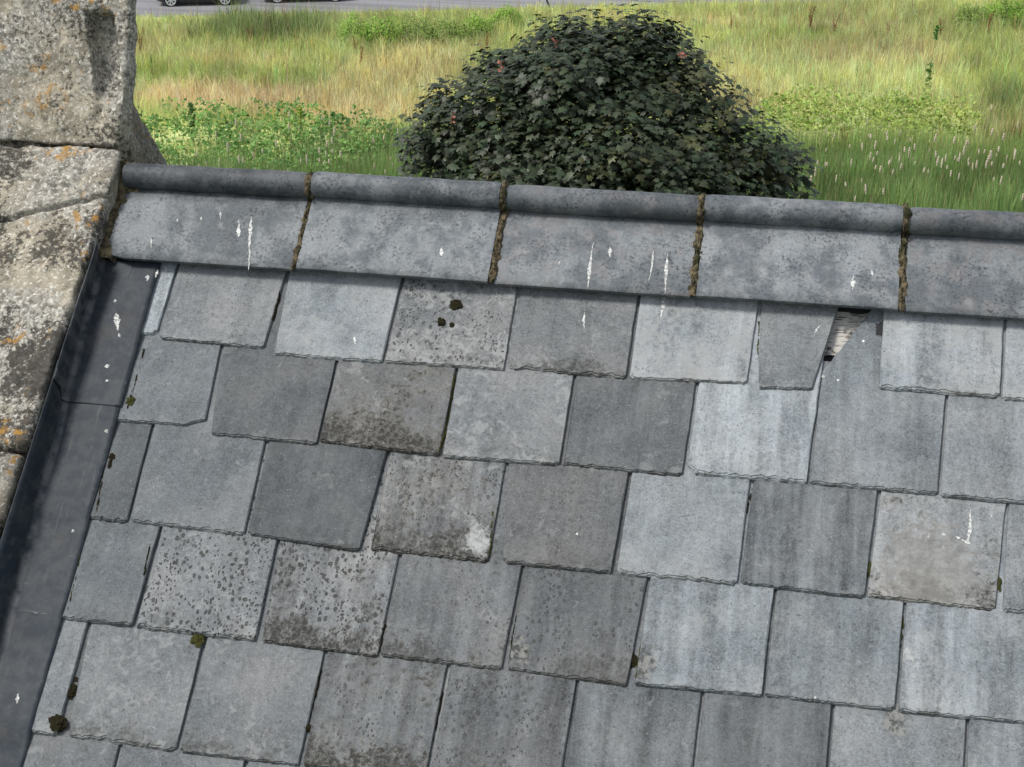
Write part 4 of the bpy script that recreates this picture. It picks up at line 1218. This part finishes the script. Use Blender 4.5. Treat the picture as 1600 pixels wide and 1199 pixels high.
def sad_cor(f, g, h):
    z = -0.12 + 0.30 * h
    y0 = max(0.012, fin_front(z) + 0.03)
    y = y0 + (max(saddle_back(z), y0 + 0.03) - y0) * g
    return (-1.58 + 0.516 * f, y, z)
sad = worn_block('saddle_stone', sad_cor, (60, 30, 34), 0.014, 0.007, 47, None, 10.0, None, par, dict(dark=1.6, tone=0.75))
sad.matrix_local = Matrix.Rotation(-ALPHA, 4, 'X')
sad.location = (0, APEX_S + 0.02, 0.045)

# gable wall and side walls of the building under the roof
wall = empty('stone_building', (0, 0, 0))
tag(wall, 'stone building under the slate roof, hidden below its eaves', 'building')
ridge_z = Z_ROOF + APEX_S * math.sin(ALPHA)
ridge_y = APEX_S * math.cos(ALPHA)
half = 2.3
gz = ridge_z - half * math.tan(ALPHA) - 0.12
def prism(x0, x1):
    pr = [(ridge_y - half, 0), (ridge_y + half, 0), (ridge_y + half, gz), (ridge_y, ridge_z - 0.12), (ridge_y - half, gz)]
    V = [(x, y, z) for x in (x0, x1) for y, z in pr]
    F = [(4, 3, 2, 1, 0), (5, 6, 7, 8, 9)] + [(k, (k + 1) % 5, 5 + (k + 1) % 5, 5 + k) for k in range(5)]
    return mesh('wall', V, F)
o = link('gable_wall', prism(-1.46, -1.06), M_STONE, wall); o['dark'] = 0.5; o['tone'] = 1.0
o = link('wall', prism(-1.05, 2.55), M_STONE, wall); o['dark'] = 0.5; o['tone'] = 1.0

# ------------------------------------------------------------------ meadow vegetation
def blades(x, y, h, col, w, lean, name, mat, label, cat, seg=2, z0=None, tipcol=None):
    n = len(x)
    az = rng.uniform(0, 2 * np.pi, n)
    ln = np.abs(rng.normal(0, lean, n)) * h
    wa = rng.uniform(0, np.pi, n)
    wx, wy = np.cos(wa) * w / 2, np.sin(wa) * w / 2
    dx, dy = np.cos(az) * ln, np.sin(az) * ln
    zb = np.zeros(n) if z0 is None else z0
    V = np.empty((n, 5, 3), np.float32)
    V[:, 0] = np.stack([x - wx, y - wy, zb], 1)
    V[:, 1] = np.stack([x + wx, y + wy, zb], 1)
    V[:, 2] = np.stack([x + dx * .35 + wx * .8, y + dy * .35 + wy * .8, zb + h * .6], 1)
    V[:, 3] = np.stack([x + dx * .35 - wx * .8, y + dy * .35 - wy * .8, zb + h * .6], 1)
    V[:, 4] = np.stack([x + dx, y + dy, zb + h * np.sqrt(np.maximum(0.2, 1 - (ln / h) ** 2 * .5))], 1)
    base = (np.arange(n) * 5)[:, None]
    quads = base + np.array([0, 1, 2, 3])[None]
    tris = base + np.array([3, 2, 4])[None]
    me = bpy.data.meshes.new(name)
    me.vertices.add(n * 5)
    me.vertices.foreach_set('co', V.ravel())
    me.loops.add(n * 7)
    li = np.concatenate([quads, tris], 1).astype(np.int32)
    me.loops.foreach_set('vertex_index', li.ravel())
    me.polygons.add(n * 2)
    ls = (np.arange(n) * 7)[:, None] + np.array([0, 4])[None]
    me.polygons.foreach_set('loop_start', ls.ravel().astype(np.int32))
    me.update(calc_edges=True)
    vc = np.repeat(col[:, None, :], 5, 1)
    if tipcol is not None:
        vc[:, 4] = tipcol
    set_col(me, vc.reshape(-1, 3))
    o = link(name, me, mat)
    tag(o, label, cat, kind='stuff')
    return o

def in_view(n, ymin, ymax, pad=1.5):
    """random spots over the part of the meadow that the place shows beyond the ridge"""
    y = ymin + (ymax - ymin) * rng.random(n * 2)
    x = rng.uniform(-46, 15, n * 2)
    lo = -5.7 - 0.475 * y - pad
    hi = 5.5 + 0.075 * y + pad
    k = (x > lo) & (x < hi)
    return x[k][:n], y[k][:n]
def road_d(x, y): return (x - RD0.x) * RDN.x + (y - RD0.y) * RDN.y

def jitter(c, s=0.16, hue=0.06):
    n = len(c)
    return np.clip(c * (1 + rng.normal(0, s, n))[:, None] * (1 + rng.normal(0, hue, (n, 3))), 0.01, 0.9)

tx, ty = in_view(22000, 36, 76)
kk = rng.integers(0, len(tx), 190000)
tr = rng.random(len(tx)) * 0.16 + 0.05
x = tx[kk] + rng.normal(0, 1, len(kk)) * tr[kk]
y = ty[kk] + rng.normal(0, 1, len(kk)) * tr[kk]
x2, y2 = in_view(110000, 36, 76)
tshade = np.concatenate([rng.normal(1.0, 0.24, len(tx))[kk], np.ones(len(x2))])
thue = np.concatenate([rng.normal(0.0, 0.10, len(tx))[kk], np.zeros(len(x2))])
thigh = np.concatenate([rng.uniform(0.6, 1.5, len(tx))[kk], np.full(len(x2), 0.8)])
x = np.concatenate([x, x2]); y = np.concatenate([y, y2])
d = road_d(x, y)
edge = -0.15 + (vnoise(x, y, 1.3, 4) - .6) * 0.5
k = (d < edge)
x, y, d, tshade, thue, thigh = x[k], y[k], d[k], tshade[k], thue[k], thigh[k]
c, hm = field_col(x, y)
rwv = reed_w(x, y)
nw = np.zeros_like(x)
for z in NETTLE + BRAMBLE: nw = np.maximum(nw, zone_w(x, y, z + ('', 1, 1)))
k = rng.random(len(x)) > np.maximum(rwv, nw) * 0.92
x, y, d, c, hm, tshade, thue, thigh = x[k], y[k], d[k], c[k], hm[k], tshade[k], thue[k], thigh[k]
c = c * np.clip(tshade, .5, 1.5)[:, None]
c[:, 0] *= 1 + thue
c[:, 2] *= 1 - thue
hm = hm * thigh
tuft = vnoise(x, y, 2.2, 6)
h = (0.22 + 0.38 * tuft + rng.random(len(x)) * 0.22) * hm * np.clip(0.35 + (-d) / 4, 0.35, 1)
straw = rng.random(len(x)) < 0.17
c[straw] = c[straw] * 0.4 + np.array((0.50, 0.42, 0.25))[None] * 0.6
blades(x, y, h, jitter(c * (0.75 + 0.5 * tuft)[:, None]), np.full(len(x), 0.014) + 0.012 * rng.random(len(x)), 0.42, 'meadow_grass', M_GRASS,
       'mixed green and straw coloured meadow grass beyond the roof', 'grass')

x, y = in_view(15000, 40, 74)
k = (road_d(x, y) < -1.0) & (rng.random(len(x)) < 0.25 + vnoise(x, y, 0.3, 51))
x, y = x[k], y[k]
sc = np.repeat(np.array((0.52, 0.43, 0.26))[None], len(x), 0)
red = rng.random(len(x)) < 0.25
sc[red] = np.array((0.34, 0.22, 0.13))
blades(x, y, 0.55 + 0.55 * rng.random(len(x)), jitter(sc, .2), 0.014 + 0.012 * rng.random(len(x)), 0.2, 'seeding_grass', M_GRASS,
       'taller straw coloured seeding stems scattered through the meadow', 'grass')

# reeds: tall upright green leaves nearer the building
x, y = in_view(110000, 33, 48.5)
k = rng.random(len(x)) < reed_w(x, y)
nw = np.zeros_like(x)
for z in NETTLE: nw = np.maximum(nw, zone_w(x, y, z + ('', 1, 1)))
k &= rng.random(len(x)) > nw * 0.75
x, y = x[k], y[k]
tt = vnoise(x, y, 0.9, 12)
c = np.array((0.24, 0.36, 0.12))[None] * (0.7 + 0.6 * tt)[:, None] + np.array((0.10, 0.09, 0.01))[None] * np.clip((y - 41) / 5, 0, 1)[:, None]
brown = rng.random(len(x)) < 0.10
c[brown] = np.array((0.40, 0.34, 0.18))
blades(x, y, 0.75 + 0.45 * tt + 0.35 * rng.random(len(x)), jitter(c, .2), 0.018 + 0.012 * rng.random(len(x)), 0.16, 'reed_bed', M_GRASS,
       'tall green reed leaves in front of the meadow, just beyond the ridge', 'reeds')

def leaves(P, N, size, col, name, mat, parent=None, fold=0.25, lobed=False):
    """leaf-shaped faces at points P facing N"""
    n = len(P)
    N = N / np.linalg.norm(N, axis=1, keepdims=True)
    ref = rng.normal(size=(n, 3))
    A = np.cross(N, ref); A /= np.linalg.norm(A, axis=1, keepdims=True)
    B = np.cross(N, A)
    if lobed:
        shp = np.array([(0, -.45, 0), (.16, -.36, .0), (.50, -.30, -.06), (.30, -.06, .02), (.56, .20, -.08), (.24, .20, .02), (0, .62, -.10),
                        (-.24, .20, .02), (-.56, .20, -.08), (-.30, -.06, .02), (-.50, -.30, -.06), (-.16, -.36, 0), (0, -.05, .06)])
        fc = [(12, i, (i + 1) % 12) for i in range(12)]
    else:
        shp = np.array([(0, -.5, 0), (.32, -.08, -fold * .5), (0, .55, -fold * .6), (-.32, -.08, -fold * .5), (0, 0, .06)])
        fc = [(4, 0, 1), (4, 1, 2), (4, 2, 3), (4, 3, 0)]
    m = len(shp)
    V = P[:, None] + size[:, None, None] * (A[:, None] * shp[None, :, 0:1] + B[:, None] * shp[None, :, 1:2] + N[:, None] * shp[None, :, 2:3])
    me = bpy.data.meshes.new(name)
    me.vertices.add(n * m)
    me.vertices.foreach_set('co', V.astype(np.float32).ravel())
    fa = np.array(fc, np.int32)
    li = (np.arange(n) * m)[:, None, None] + fa[None]
    me.loops.add(li.size)
    me.loops.foreach_set('vertex_index', li.astype(np.int32).ravel())
    me.polygons.add(n * len(fc))
    me.polygons.foreach_set('loop_start', (np.arange(n * len(fc)) * 3).astype(np.int32))
    me.update(calc_edges=True)
    set_col(me, np.repeat(col, m, 0))
    return link(name, me, mat, parent)

def leaf_bed(zones, n, base, hmax, size, name, label, cat, cols):
    P, Nn, Cc, Sz = [], [], [], []
    for z in zones:
        m = int(n * z[2] * z[3])
        a = rng.uniform(0, 2 * np.pi, m); r = np.sqrt(rng.random(m)) * 1.12
        x = z[0] + np.cos(a) * r * z[2]; y = z[1] + np.sin(a) * r * z[3]
        keep = rng.random(m) < zone_w(x, y, z + ('', 1, 1), .8) + .05
        x, y = x[keep], y[keep]
        b = vnoise(x, y, 1.6, 21) * .6 + vnoise(x, y, 4.0, 22) * .4
        top = hmax * (0.25 + 1.0 * b)
        zt = top * (1 - 0.55 * rng.random(len(x)) ** 2)
        P.append(np.stack([x, y, zt], 1))
        nn = rng.normal(0, .75, (len(x), 3)); nn[:, 2] = 1; nn[:, 1] -= 0.25
        Nn.append(nn)
        t_ = vnoise(x, y, 0.9, 23)[:, None]
        Cc.append(jitter(np.array(cols[0])[None] * (1 - t_) + np.array(cols[1])[None] * t_, .22))
        Sz.append(size * (0.65 + 0.7 * rng.random(len(x))))
    o = leaves(np.concatenate(P), np.concatenate(Nn), np.concatenate(Sz), np.concatenate(Cc), name, M_LEAF)
    tag(o, label, cat, kind='stuff')
leaf_bed(NETTLE, 300, 0, 1.1, 0.145, 'nettle_bed', 'bed of fresh green broad leaved herbs left of the dark tree', 'plants', ((0.07, 0.18, 0.035), (0.20, 0.34, 0.08)))
leaf_bed(BRAMBLE, 300, 0, 0.9, 0.14, 'bramble_bed', 'low yellow green bramble bed right of the dark tree', 'plants', ((0.19, 0.29, 0.05), (0.33, 0.40, 0.095)))

# cream flower spikes
M_SPIKE = plain('cream_spike', (0.50, 0.43, 0.32), 0.9, 0.1, vary=.25, scale=60)
M_STEM = plain('green_stem', (0.14, 0.20, 0.06), 0.7, 0.2)
def spike_mesh(k):
    V, F, fm = [], [], []
    def tube(z0, z1, rf, n, ns, mi):
        b = len(V)
        for i in range(ns + 1):
            f = i / ns; z = z0 + (z1 - z0) * f; r = rf(f)
            for j in range(n):
                a = 2 * math.pi * j / n
                V.append((r * math.cos(a) + 0.05 * (z / 1.5) ** 2 * k, r * math.sin(a), z))
        for i in range(ns):
            for j in range(n):
                F.append((b + i * n + j, b + i * n + (j + 1) % n, b + (i + 1) * n + (j + 1) % n, b + (i + 1) * n + j)); fm.append(mi)
        F.append(tuple(b + ns * n + j for j in range(n))); fm.append(mi)
    tube(0, 1.25, lambda f: 0.008, 4, 3, 0)
    hl = 0.19 + 0.05 * k
    tube(1.22, 1.22 + hl, lambda f: 0.026 * math.sin(math.pi * (0.12 + 0.8 * f)) ** 0.6 * (1 + .2 * math.sin(f * 17 + k)), 6, 6, 1)
    me = mesh('flower_spike', V, F)
    me.materials.append(M_STEM); me.materials.append(M_SPIKE)
    me.polygons.foreach_set('material_index', fm)
    return me
spm = [spike_mesh(k) for k in (-1, 0, 1)]
SPL = {'r': ('cream flower spike standing in the green reeds right of the dark tree', 'cream flower spikes in the reeds'),
       'l': ('cream flower spike rising from the leafy herbs left of the dark tree', 'cream flower spikes in the herbs')}
for i, (x_, y_, kk) in enumerate(SPIKES):
    o = link('flower_spike', spm[i % 3])
    o.location = (x_, y_, 0)
    s_ = random.uniform(0.75, 1.15)
    o.scale = (s_ * 1.05, s_ * 1.05, s_)
    o.rotation_euler = (random.uniform(-.08, .08), random.uniform(-.08, .08), random.uniform(0, 6.3))
    tag(o, SPL[kk][0], 'flower', SPL[kk][1])

# rust coloured dock plants
M_DOCK = plain('rust_seed', (0.23, 0.105, 0.055), 0.9, 0.1, vary=.4, scale=30)
DOCK_L = ['rust dock plant near the road, larger of the pair right of the tree', 'slim rust dock plant right of the larger one near the road',
 'small rust dock plant near the road, left of the tall green weed', 'pale rust dock plant near the road behind the tall green weed',
 'small dark dock plant near the road just right of the tree top', 'red brown dock plant between the bramble bed and the reeds',
 'red brown dock plant before the bushes at upper right', 'rust dock plant before the dark grass near the parked cars',
 'taller rust dock plant in the golden grass below the left bush', 'small rust dock plant beside the left end of the bushes',
 'rust dock plant at the left edge of the meadow beside the stone finial', 'low reddish dock plant among the spikes at the right',
 'small reddish dock plant left of the tree top']
def dock_mesh(seed):
    rnd = random.Random(seed)
    bm = bmesh.new()
    for s in range(5):
        a = rnd.uniform(0, 6.28); lx, ly = 0.16 * math.cos(a), 0.16 * math.sin(a)
        for q in range(46):
            f = 0.30 + 0.7 * rnd.random()
            p = Vector((lx * f * f + rnd.gauss(0, .022), ly * f * f + rnd.gauss(0, .022), f * (0.9 + .1 * s / 5)))
            r = 0.020 * (1.15 - f * .6)
            v = [bm.verts.new(p + Vector((rnd.gauss(0, r), rnd.gauss(0, r), rnd.gauss(0, r)))) for _ in range(3)]
            bm.faces.new(v)
        pr = None
        for q in range(5):
            f = q / 4
            c_ = Vector((lx * f * f, ly * f * f, f * 0.95))
            cur = [bm.verts.new(c_ + Vector((0.006, 0, 0))), bm.verts.new(c_ + Vector((-.003, .005, 0))), bm.verts.new(c_ + Vector((-.003, -.005, 0)))]
            if pr:
                for j in range(3): bm.faces.new((pr[j], pr[(j + 1) % 3], cur[(j + 1) % 3], cur[j]))
            pr = cur
    me = bpy.data.meshes.new('dock_plant'); bm.to_mesh(me); bm.free()
    return me
for i, (x_, y_, s_) in enumerate(DOCKS):
    o = link('dock_plant', dock_mesh(i), M_DOCK)
    o.location = (x_, y_, 0); o.scale = (s_, s_, s_)
    tag(o, DOCK_L[i], 'plant', 'rust coloured dock plants')

# shrubs near the road
SHRUB_L = ['bright green bush at the left end of the row by the road', 'second bright green bush from the left in the row by the road',
 'third olive green bush in the row by the road', 'fourth olive green bush in the row by the road', 'fifth bright green bush, next to last in the row by the road',
 'rounded bright green bush at the right end of the row, nearest the tree', 'olive bush at upper right, left of the two green ones',
 'green bush at upper right, middle of the three', 'green bush in the upper right corner by the road']
for i, (x_, y_, s_, h_, kc) in enumerate(SHRUBS):
    e = empty('bush', (x_, y_, 0))
    tag(e, SHRUB_L[i], 'bush', 'bushes by the road')
    n = int(2600 * s_)
    dirs = rng.normal(size=(n, 3)); dirs /= np.linalg.norm(dirs, axis=1, keepdims=True)
    dirs[:, 2] = np.abs(dirs[:, 2]) * 1.0
    rad = (0.45 + 0.55 * rng.random(n) ** 0.5)
    bump = 0.75 + 0.5 * vnoise(dirs[:, 0] * 2.2 + i * 9, dirs[:, 1] * 2.2 + dirs[:, 2] * 3, 1.4, 30 + i)
    P = dirs * rad[:, None] * bump[:, None] * np.array((s_ * 1.05, s_ * .8, h_ * .85))[None]
    P[:, 2] += 0.05
    c0 = np.array(((0.23, 0.39, 0.055), (0.22, 0.32, 0.07))[kc])
    cc = jitter(np.repeat(c0[None], n, 0), .25)
    leaves(P, dirs + rng.normal(0, .5, (n, 3)) + np.array((0, 0, .6)), 0.075 * (.7 + .7 * rng.random(n)), cc, 'foliage', M_LEAF, e)
    bm = bmesh.new()
    for q in range(6):
        a = q * 1.05 + i
        p0, p1 = Vector((0.05 * math.cos(a), 0.05 * math.sin(a), 0)), Vector((s_ * .5 * math.cos(a), s_ * .4 * math.sin(a), h_ * .7))
        r0, r1 = [], []
        for j in range(4):
            w_ = Vector((math.cos(j * 1.57), math.sin(j * 1.57), 0))
            r0.append(bm.verts.new(p0 + w_ * .018)); r1.append(bm.verts.new(p1 + w_ * .006))
        for j in range(4): bm.faces.new((r0[j], r0[(j + 1) % 4], r1[(j + 1) % 4], r1[j]))
    link('stem', from_bm('stem', bm), M_BARK, e)

# tall single weeds
WEED_L = ['tall dark green weed standing alone in the pale meadow at right', 'upright dark leafy weed above the herb bed at far left',
          'upright yellow green weed above the herb bed left of the tree', 'thin dark weed stem before the bushes in the upper right']
for i, (x_, y_, h_, kc) in enumerate(WEEDS):
    e = empty('tall_weed', (x_, y_, 0))
    tag(e, WEED_L[i], 'plant')
    n = (150, 130, 110, 16)[i]
    f = rng.random(n) ** 0.8
    if i == 0: f = np.where(rng.random(n) < .45, 0.80 + .2 * rng.random(n), 0.05 + .42 * rng.random(n))
    rr = (0.16 if i else 0.15) * (1.1 - .5 * f)
    a = rng.uniform(0, 6.28, n)
    P = np.stack([np.cos(a) * rr * rng.random(n) + 0.06 * f * h_ * (i == 0), np.sin(a) * rr * rng.random(n), f * h_], 1)
    c0 = np.array(((0.07, 0.17, 0.025), (0.07, 0.15, 0.03), (0.25, 0.33, 0.04), (0.05, 0.08, 0.03))[kc])
    leaves(P, rng.normal(0, .6, (n, 3)) + np.array((0, -.3, 1)), 0.13 * (.6 + .6 * rng.random(n)), jitter(np.repeat(c0[None], n, 0), .2), 'foliage', M_LEAF, e)
    bm = bmesh.new()
    r0 = [bm.verts.new((.014 * math.cos(j * 1.57), .014 * math.sin(j * 1.57), 0)) for j in range(4)]
    r1 = [bm.verts.new((.006 * math.cos(j * 1.57) + 0.06 * h_ * (i == 0), .006 * math.sin(j * 1.57), h_)) for j in range(4)]
    for j in range(4): bm.faces.new((r0[j], r0[(j + 1) % 4], r1[(j + 1) % 4], r1[j]))
    link('stem', from_bm('stem', bm), M_STEM, e)

# ------------------------------------------------------------------ dark maple
tc = Vector((sum(l[0] for l in LOBES) / len(LOBES), sum(l[1] for l in LOBES) / len(LOBES), 0))
tree = empty('maple_tree', tc)
tag(tree, 'dark leaved maple tree rising behind the roof ridge', 'tree')
def limb(bm, p0, p1, r0, r1, bend, seg=6, n=8):
    pr = None
    for i in range(seg + 1):
        f = i / seg
        c = p0.lerp(p1, f) + bend * math.sin(math.pi * f)
        r = r0 + (r1 - r0) * f
        d = (p1 - p0).normalized(); a = d.orthogonal().normalized(); b = d.cross(a)
        cur = [bm.verts.new(c + (a * math.cos(2 * math.pi * j / n) + b * math.sin(2 * math.pi * j / n)) * r) for j in range(n)]
        if pr:
            for j in range(n): bm.faces.new((pr[j], pr[(j + 1) % n], cur[(j + 1) % n], cur[j]))
        pr = cur
bm = bmesh.new()
limb(bm, Vector((0, 0, 0)), Vector((0.1, 0, 6.0)), 0.20, 0.10, Vector((0.05, 0.05, 0)), 8)
link('trunk', from_bm('trunk', bm, True), M_BARK, tree)
for l in LOBES:
    bm = bmesh.new()
    limb(bm, Vector((0.1, 0, random.uniform(2.6, 5.2))), Vector(l[:3]) - tc, 0.055, 0.015, Vector((random.uniform(-.2, .2), random.uniform(-.2, .2), .15)), 6, 6)
    link('limb', from_bm('limb', bm, True), M_BARK, tree)
P, Nn, Sz, Cc = [], [], [], []
for l in LOBES:
    c = np.array(l[:3]) - np.array(tc)
    rx, rz = l[3], l[4]
    area = rx * rx + 2 * rx * rz
    ncl = int(35 * area) + 5
    for k in range(ncl):
        d = rng.normal(size=3); d /= np.linalg.norm(d)
        if d[2] < -0.5: d[2] *= -0.5
        f = 0.55 + 0.45 * rng.random() ** 0.6
        if rng.random() < .2: f *= 1.0 + .22 * rng.random()
        cc = c + d * f * np.array((rx, rx * .9, rz))
        m = 24
        if rng.random() < .16:
            f *= 1.12 + .22 * rng.random(); m = 9
            cc = c + d * f * np.array((rx, rx * .9, rz))
        q = rng.normal(size=(m, 3)) * np.array((.15, .15, .075))
        # sprays hang outward and down
        out = np.array((d[0], d[1], 0)); out /= max(np.linalg.norm(out), .2)
        q += out[None] * rng.normal(0, .1, m)[:, None]
        q[:, 2] -= 0.6 * np.hypot(q[:, 0], q[:, 1]) * .5
        P.append(cc[None] + q)
        nn = np.array((0, 0, 1.0))[None] + d[None] * 0.75 + rng.normal(0, .33, (m, 3))
        Nn.append(nn)
        Sz.append(0.108 * (.5 + .85 * rng.random(m)))
        t_ = rng.random()
        b0 = np.array((0.026, 0.042, 0.019)) * (1 - t_) + np.array((0.038, 0.047, 0.026)) * t_
        if rng.random() < .09: b0 = np.array((0.050, 0.056, 0.020))
        Cc.append(jitter(np.repeat(b0[None], m, 0), .2))
crown = leaves(np.concatenate(P), np.concatenate(Nn), np.concatenate(Sz), np.concatenate(Cc), 'crown', M_MAPLE, tree, lobed=True)
M_KEY = plain('red_keys', (0.34, 0.14, 0.10), 0.7, 0.2)
for (x_, y_, z_) in KEYS:
    n = 7
    P = rng.normal(0, .035, (n, 3))
    o = leaves(P, rng.normal(0, 1, (n, 3)), np.full(n, .07), np.full((n, 3), .3), 'seed_cluster', M_KEY, tree)
    o.location = Vector((x_, y_, z_)) - tc

# ------------------------------------------------------------------ parked cars
M_TYRE = plain('tyre_rubber', (0.018, 0.018, 0.018), 0.85, 0.2)
M_RIM = plain('silver_rim', (0.62, 0.63, 0.64), 0.35, 0.5, 0.5)
M_GLASS = plain('tinted_glass', (0.02, 0.025, 0.03), 0.08, 0.6)
M_TRIM = plain('black_trim', (0.02, 0.02, 0.02), 0.6, 0.3)
M_LAMP = plain('lamp_lens', (0.7, 0.7, 0.72), 0.15, 0.6)
M_TAIL = plain('tail_lens', (0.45, 0.03, 0.02), 0.2, 0.6)
def car_paint(name, col): return plain(name, col, 0.3, 0.5, 0.1, 0.8, vary=.04)
def car(loc, heading, paint, label, wb=2.53, length=4.1):
    e = empty('parked_car', loc, (0, 0, heading))
    tag(e, label, 'car', 'cars parked on the road')
    fo = (length - wb) / 2
    x0, x1 = -fo, wb + fo
    # body shell: stations along the length, each a half section mirrored
    st = [(x0, .42, .70, .62), (x0 + .06, .30, .86, .72), (x0 + .30, .22, .96, .80), (x0 + .9, .20, .98, .84), ((x0 + x1) / 2, .19, .98, .85), (x1 - 1.15, .20, .95, .84),
          (x1 - .5, .22, .86, .81), (x1 - .12, .28, .74, .70), (x1, .40, .62, .58)]
    V, F = [], []
    ns = 10
    for (x, zb, zt, hw) in st:
        sec = [(-hw * .9, zb), (-hw, zb + .12), (-hw * 1.0, (zb + zt) / 2), (-hw * .96, zt - .06), (-hw * .84, zt)]
        sec = sec + [(-a, b) for a, b in reversed(sec)]
        V += [(x, a, b) for a, b in sec]
    for i in range(len(st) - 1):
        for k in range(ns):
            k2 = (k + 1) % ns
            F.append((i * ns + k, (i + 1) * ns + k, (i + 1) * ns + k2, i * ns + k2))
    F.append(tuple(range(ns))); F.append(tuple((len(st) - 1) * ns + k for k in reversed(range(ns))))
    me = mesh('body', V, F, True)
    bm = bmesh.new(); bm.from_mesh(me); bmesh.ops.recalc_face_normals(bm, faces=bm.faces); bm.to_mesh(me); bm.free()
    link('body', me, paint, e)
    # cabin
    cs = [(x0 + .15, .93, .94, .74), (x0 + .55, .94, 1.40, .66), (x0 + 1.2, .95, 1.47, .64), (x0 + 2.0, .95, 1.46, .64), (x1 - 1.65, .95, 1.40, .64), (x1 - .95, .90, .92, .72)]
    V, F = [], []
    for (x, zb, zt, hw) in cs:
        V += [(x, -.80, zb), (x, -hw, zt - .05), (x, -hw + .12, zt), (x, hw - .12, zt), (x, hw, zt - .05), (x, .80, zb)]
    for i in range(len(cs) - 1):
        for k in range(5):
            F.append((i * 6 + k, (i + 1) * 6 + k, (i + 1) * 6 + k + 1, i * 6 + k + 1))
    me = mesh('cabin', V, F, True)
    link('cabin', me, paint, e)
    for s in (-1, 1):
        for (xa, xb, xc, xd) in ((x0 + .62, x0 + 1.5, x0 + 1.5, x0 + .75), (x0 + 1.58, x1 - 1.25, x1 - 1.72, x0 + 1.58)):
            y0, y1 = s * .795, s * .675
            link('window', mesh('window', [(xa, y0, 1.0), (xb, y0, 1.0), (xc, y1, 1.36), (xd, y1, 1.36)], [(0, 1, 2, 3)]), M_GLASS, e)
        link('sill', mesh('sill', [(0.4, s * .862, .20), (wb - .4, s * .862, .20), (wb - .4, s * .868, .34), (.4, s * .868, .34)], [(0, 1, 2, 3)]), M_TRIM, e)
    link('windscreen', mesh('windscreen', [(x1 - 1.0, -.68, .96), (x1 - 1.0, .68, .96), (x1 - 1.62, .58, 1.385), (x1 - 1.62, -.58, 1.385)], [(0, 1, 2, 3)]), M_GLASS, e)
    for s in (-1, 1):
        link('headlight', mesh('headlight', [(x1 - .10, s * .45, .58), (x1 - .16, s * .68, .60), (x1 - .24, s * .69, .74), (x1 - .16, s * .45, .72)], [(0, 1, 2, 3)]), M_LAMP, e)
        link('tail_light', mesh('tail_light', [(x0 - .004, s * .45, .62), (x0 + .02, s * .66, .62), (x0 + .03, s * .66, .80), (x0 + .02, s * .45, .80)], [(0, 1, 2, 3)]), M_TAIL, e)
    for x in (0, wb):
        for s in (-1, 1):
            y = s * .79
            bm = bmesh.new()
            rings = [(.30, -.09), (.315, -.06), (.315, .06), (.30, .09), (.235, .095), (.225, .06)]
            pr = None; n = 28
            for (r, d) in rings:
                cur = [bm.verts.new((x + r * math.cos(2 * math.pi * j / n), y + s * d, .315 + r * math.sin(2 * math.pi * j / n))) for j in range(n)]
                if pr:
                    for j in range(n): bm.faces.new((pr[j], pr[(j + 1) % n], cur[(j + 1) % n], cur[j]))
                pr = cur
            w = link('tyre', from_bm('tyre', bm, True), M_TYRE, e)
            bm = bmesh.new()
            def P3(r, a, d): return (x + r * math.cos(a), y + s * d, .315 + r * math.sin(a))
            for (ra, rb, da, db) in ((.245, .20, .098, .096), (.20, .19, .096, .05)):
                A = [bm.verts.new(P3(ra, 2 * math.pi * j / n, da)) for j in range(n)]
                B = [bm.verts.new(P3(rb, 2 * math.pi * j / n, db)) for j in range(n)]
                for j in range(n): bm.faces.new((A[j], A[(j + 1) % n], B[(j + 1) % n], B[j]))
            for q in range(7):
                a = 2 * math.pi * q / 7
                bm.faces.new([bm.verts.new(P3(r, a + da, dd)) for r, da, dd in ((.03, -.9, .085), (.205, -.16, .094), (.205, .16, .094), (.03, .9, .085))])
            bm.faces.new([bm.verts.new(P3(.06, 2 * math.pi * j / 12, .09)) for j in range(12)])
            link('rim', from_bm('rim', bm), M_RIM, w)
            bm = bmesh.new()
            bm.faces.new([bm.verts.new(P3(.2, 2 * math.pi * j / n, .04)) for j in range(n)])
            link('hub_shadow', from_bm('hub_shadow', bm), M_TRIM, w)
    return e
HEAD = math.atan2(RDV.y, RDV.x)
def car_at(near_rear, paint, label, wb, ln):
    p = Vector((near_rear[0], near_rear[1], 0.03)) + RDN * 0.79
    return car(p, HEAD, paint, label, wb, ln)
car_at((-27.85, 64.55), car_paint('black_paint', (0.012, 0.014, 0.014)), 'black car with silver wheels at the top edge, nearest the stone finial', 2.45, 3.95)
car_at((-23.35, 66.35), car_paint('dark_paint', (0.010, 0.011, 0.014)), 'black car at the top edge, further right along the road', 2.68, 4.3)

# folding stand by the road
stand = empty('folding_stand', (STAND[0], STAND[1], 0.01), (0, 0, HEAD))
tag(stand, 'black folding stand with two splayed legs at the road edge', 'stand')
M_BLACK = plain('black_steel', (0.02, 0.022, 0.026), 0.5, 0.4)
def bar(p0, p1, r0, r1, name, parent):
    bm = bmesh.new()
    limb(bm, Vector(p0), Vector(p1), r0, r1, Vector((0, 0, 0)), 2, 6)
    return link(name, from_bm(name, bm), M_BLACK, parent)
bar((0.22, 0, 0), (-0.02, 0.10, 0.75), 0.055, 0.035, 'leg', stand)
bar((-0.27, 0.05, 0), (-0.16, 0.12, 0.75), 0.012, 0.012, 'leg', stand)
bar((-0.27, 0.02, 0.03), (0.22, 0.0, 0.03), 0.018, 0.018, 'foot_bar', stand)
link('panel', box(-0.22, 0.05, 0.08, 0.11, 0.72, 1.35, 'panel'), M_BLACK, stand)
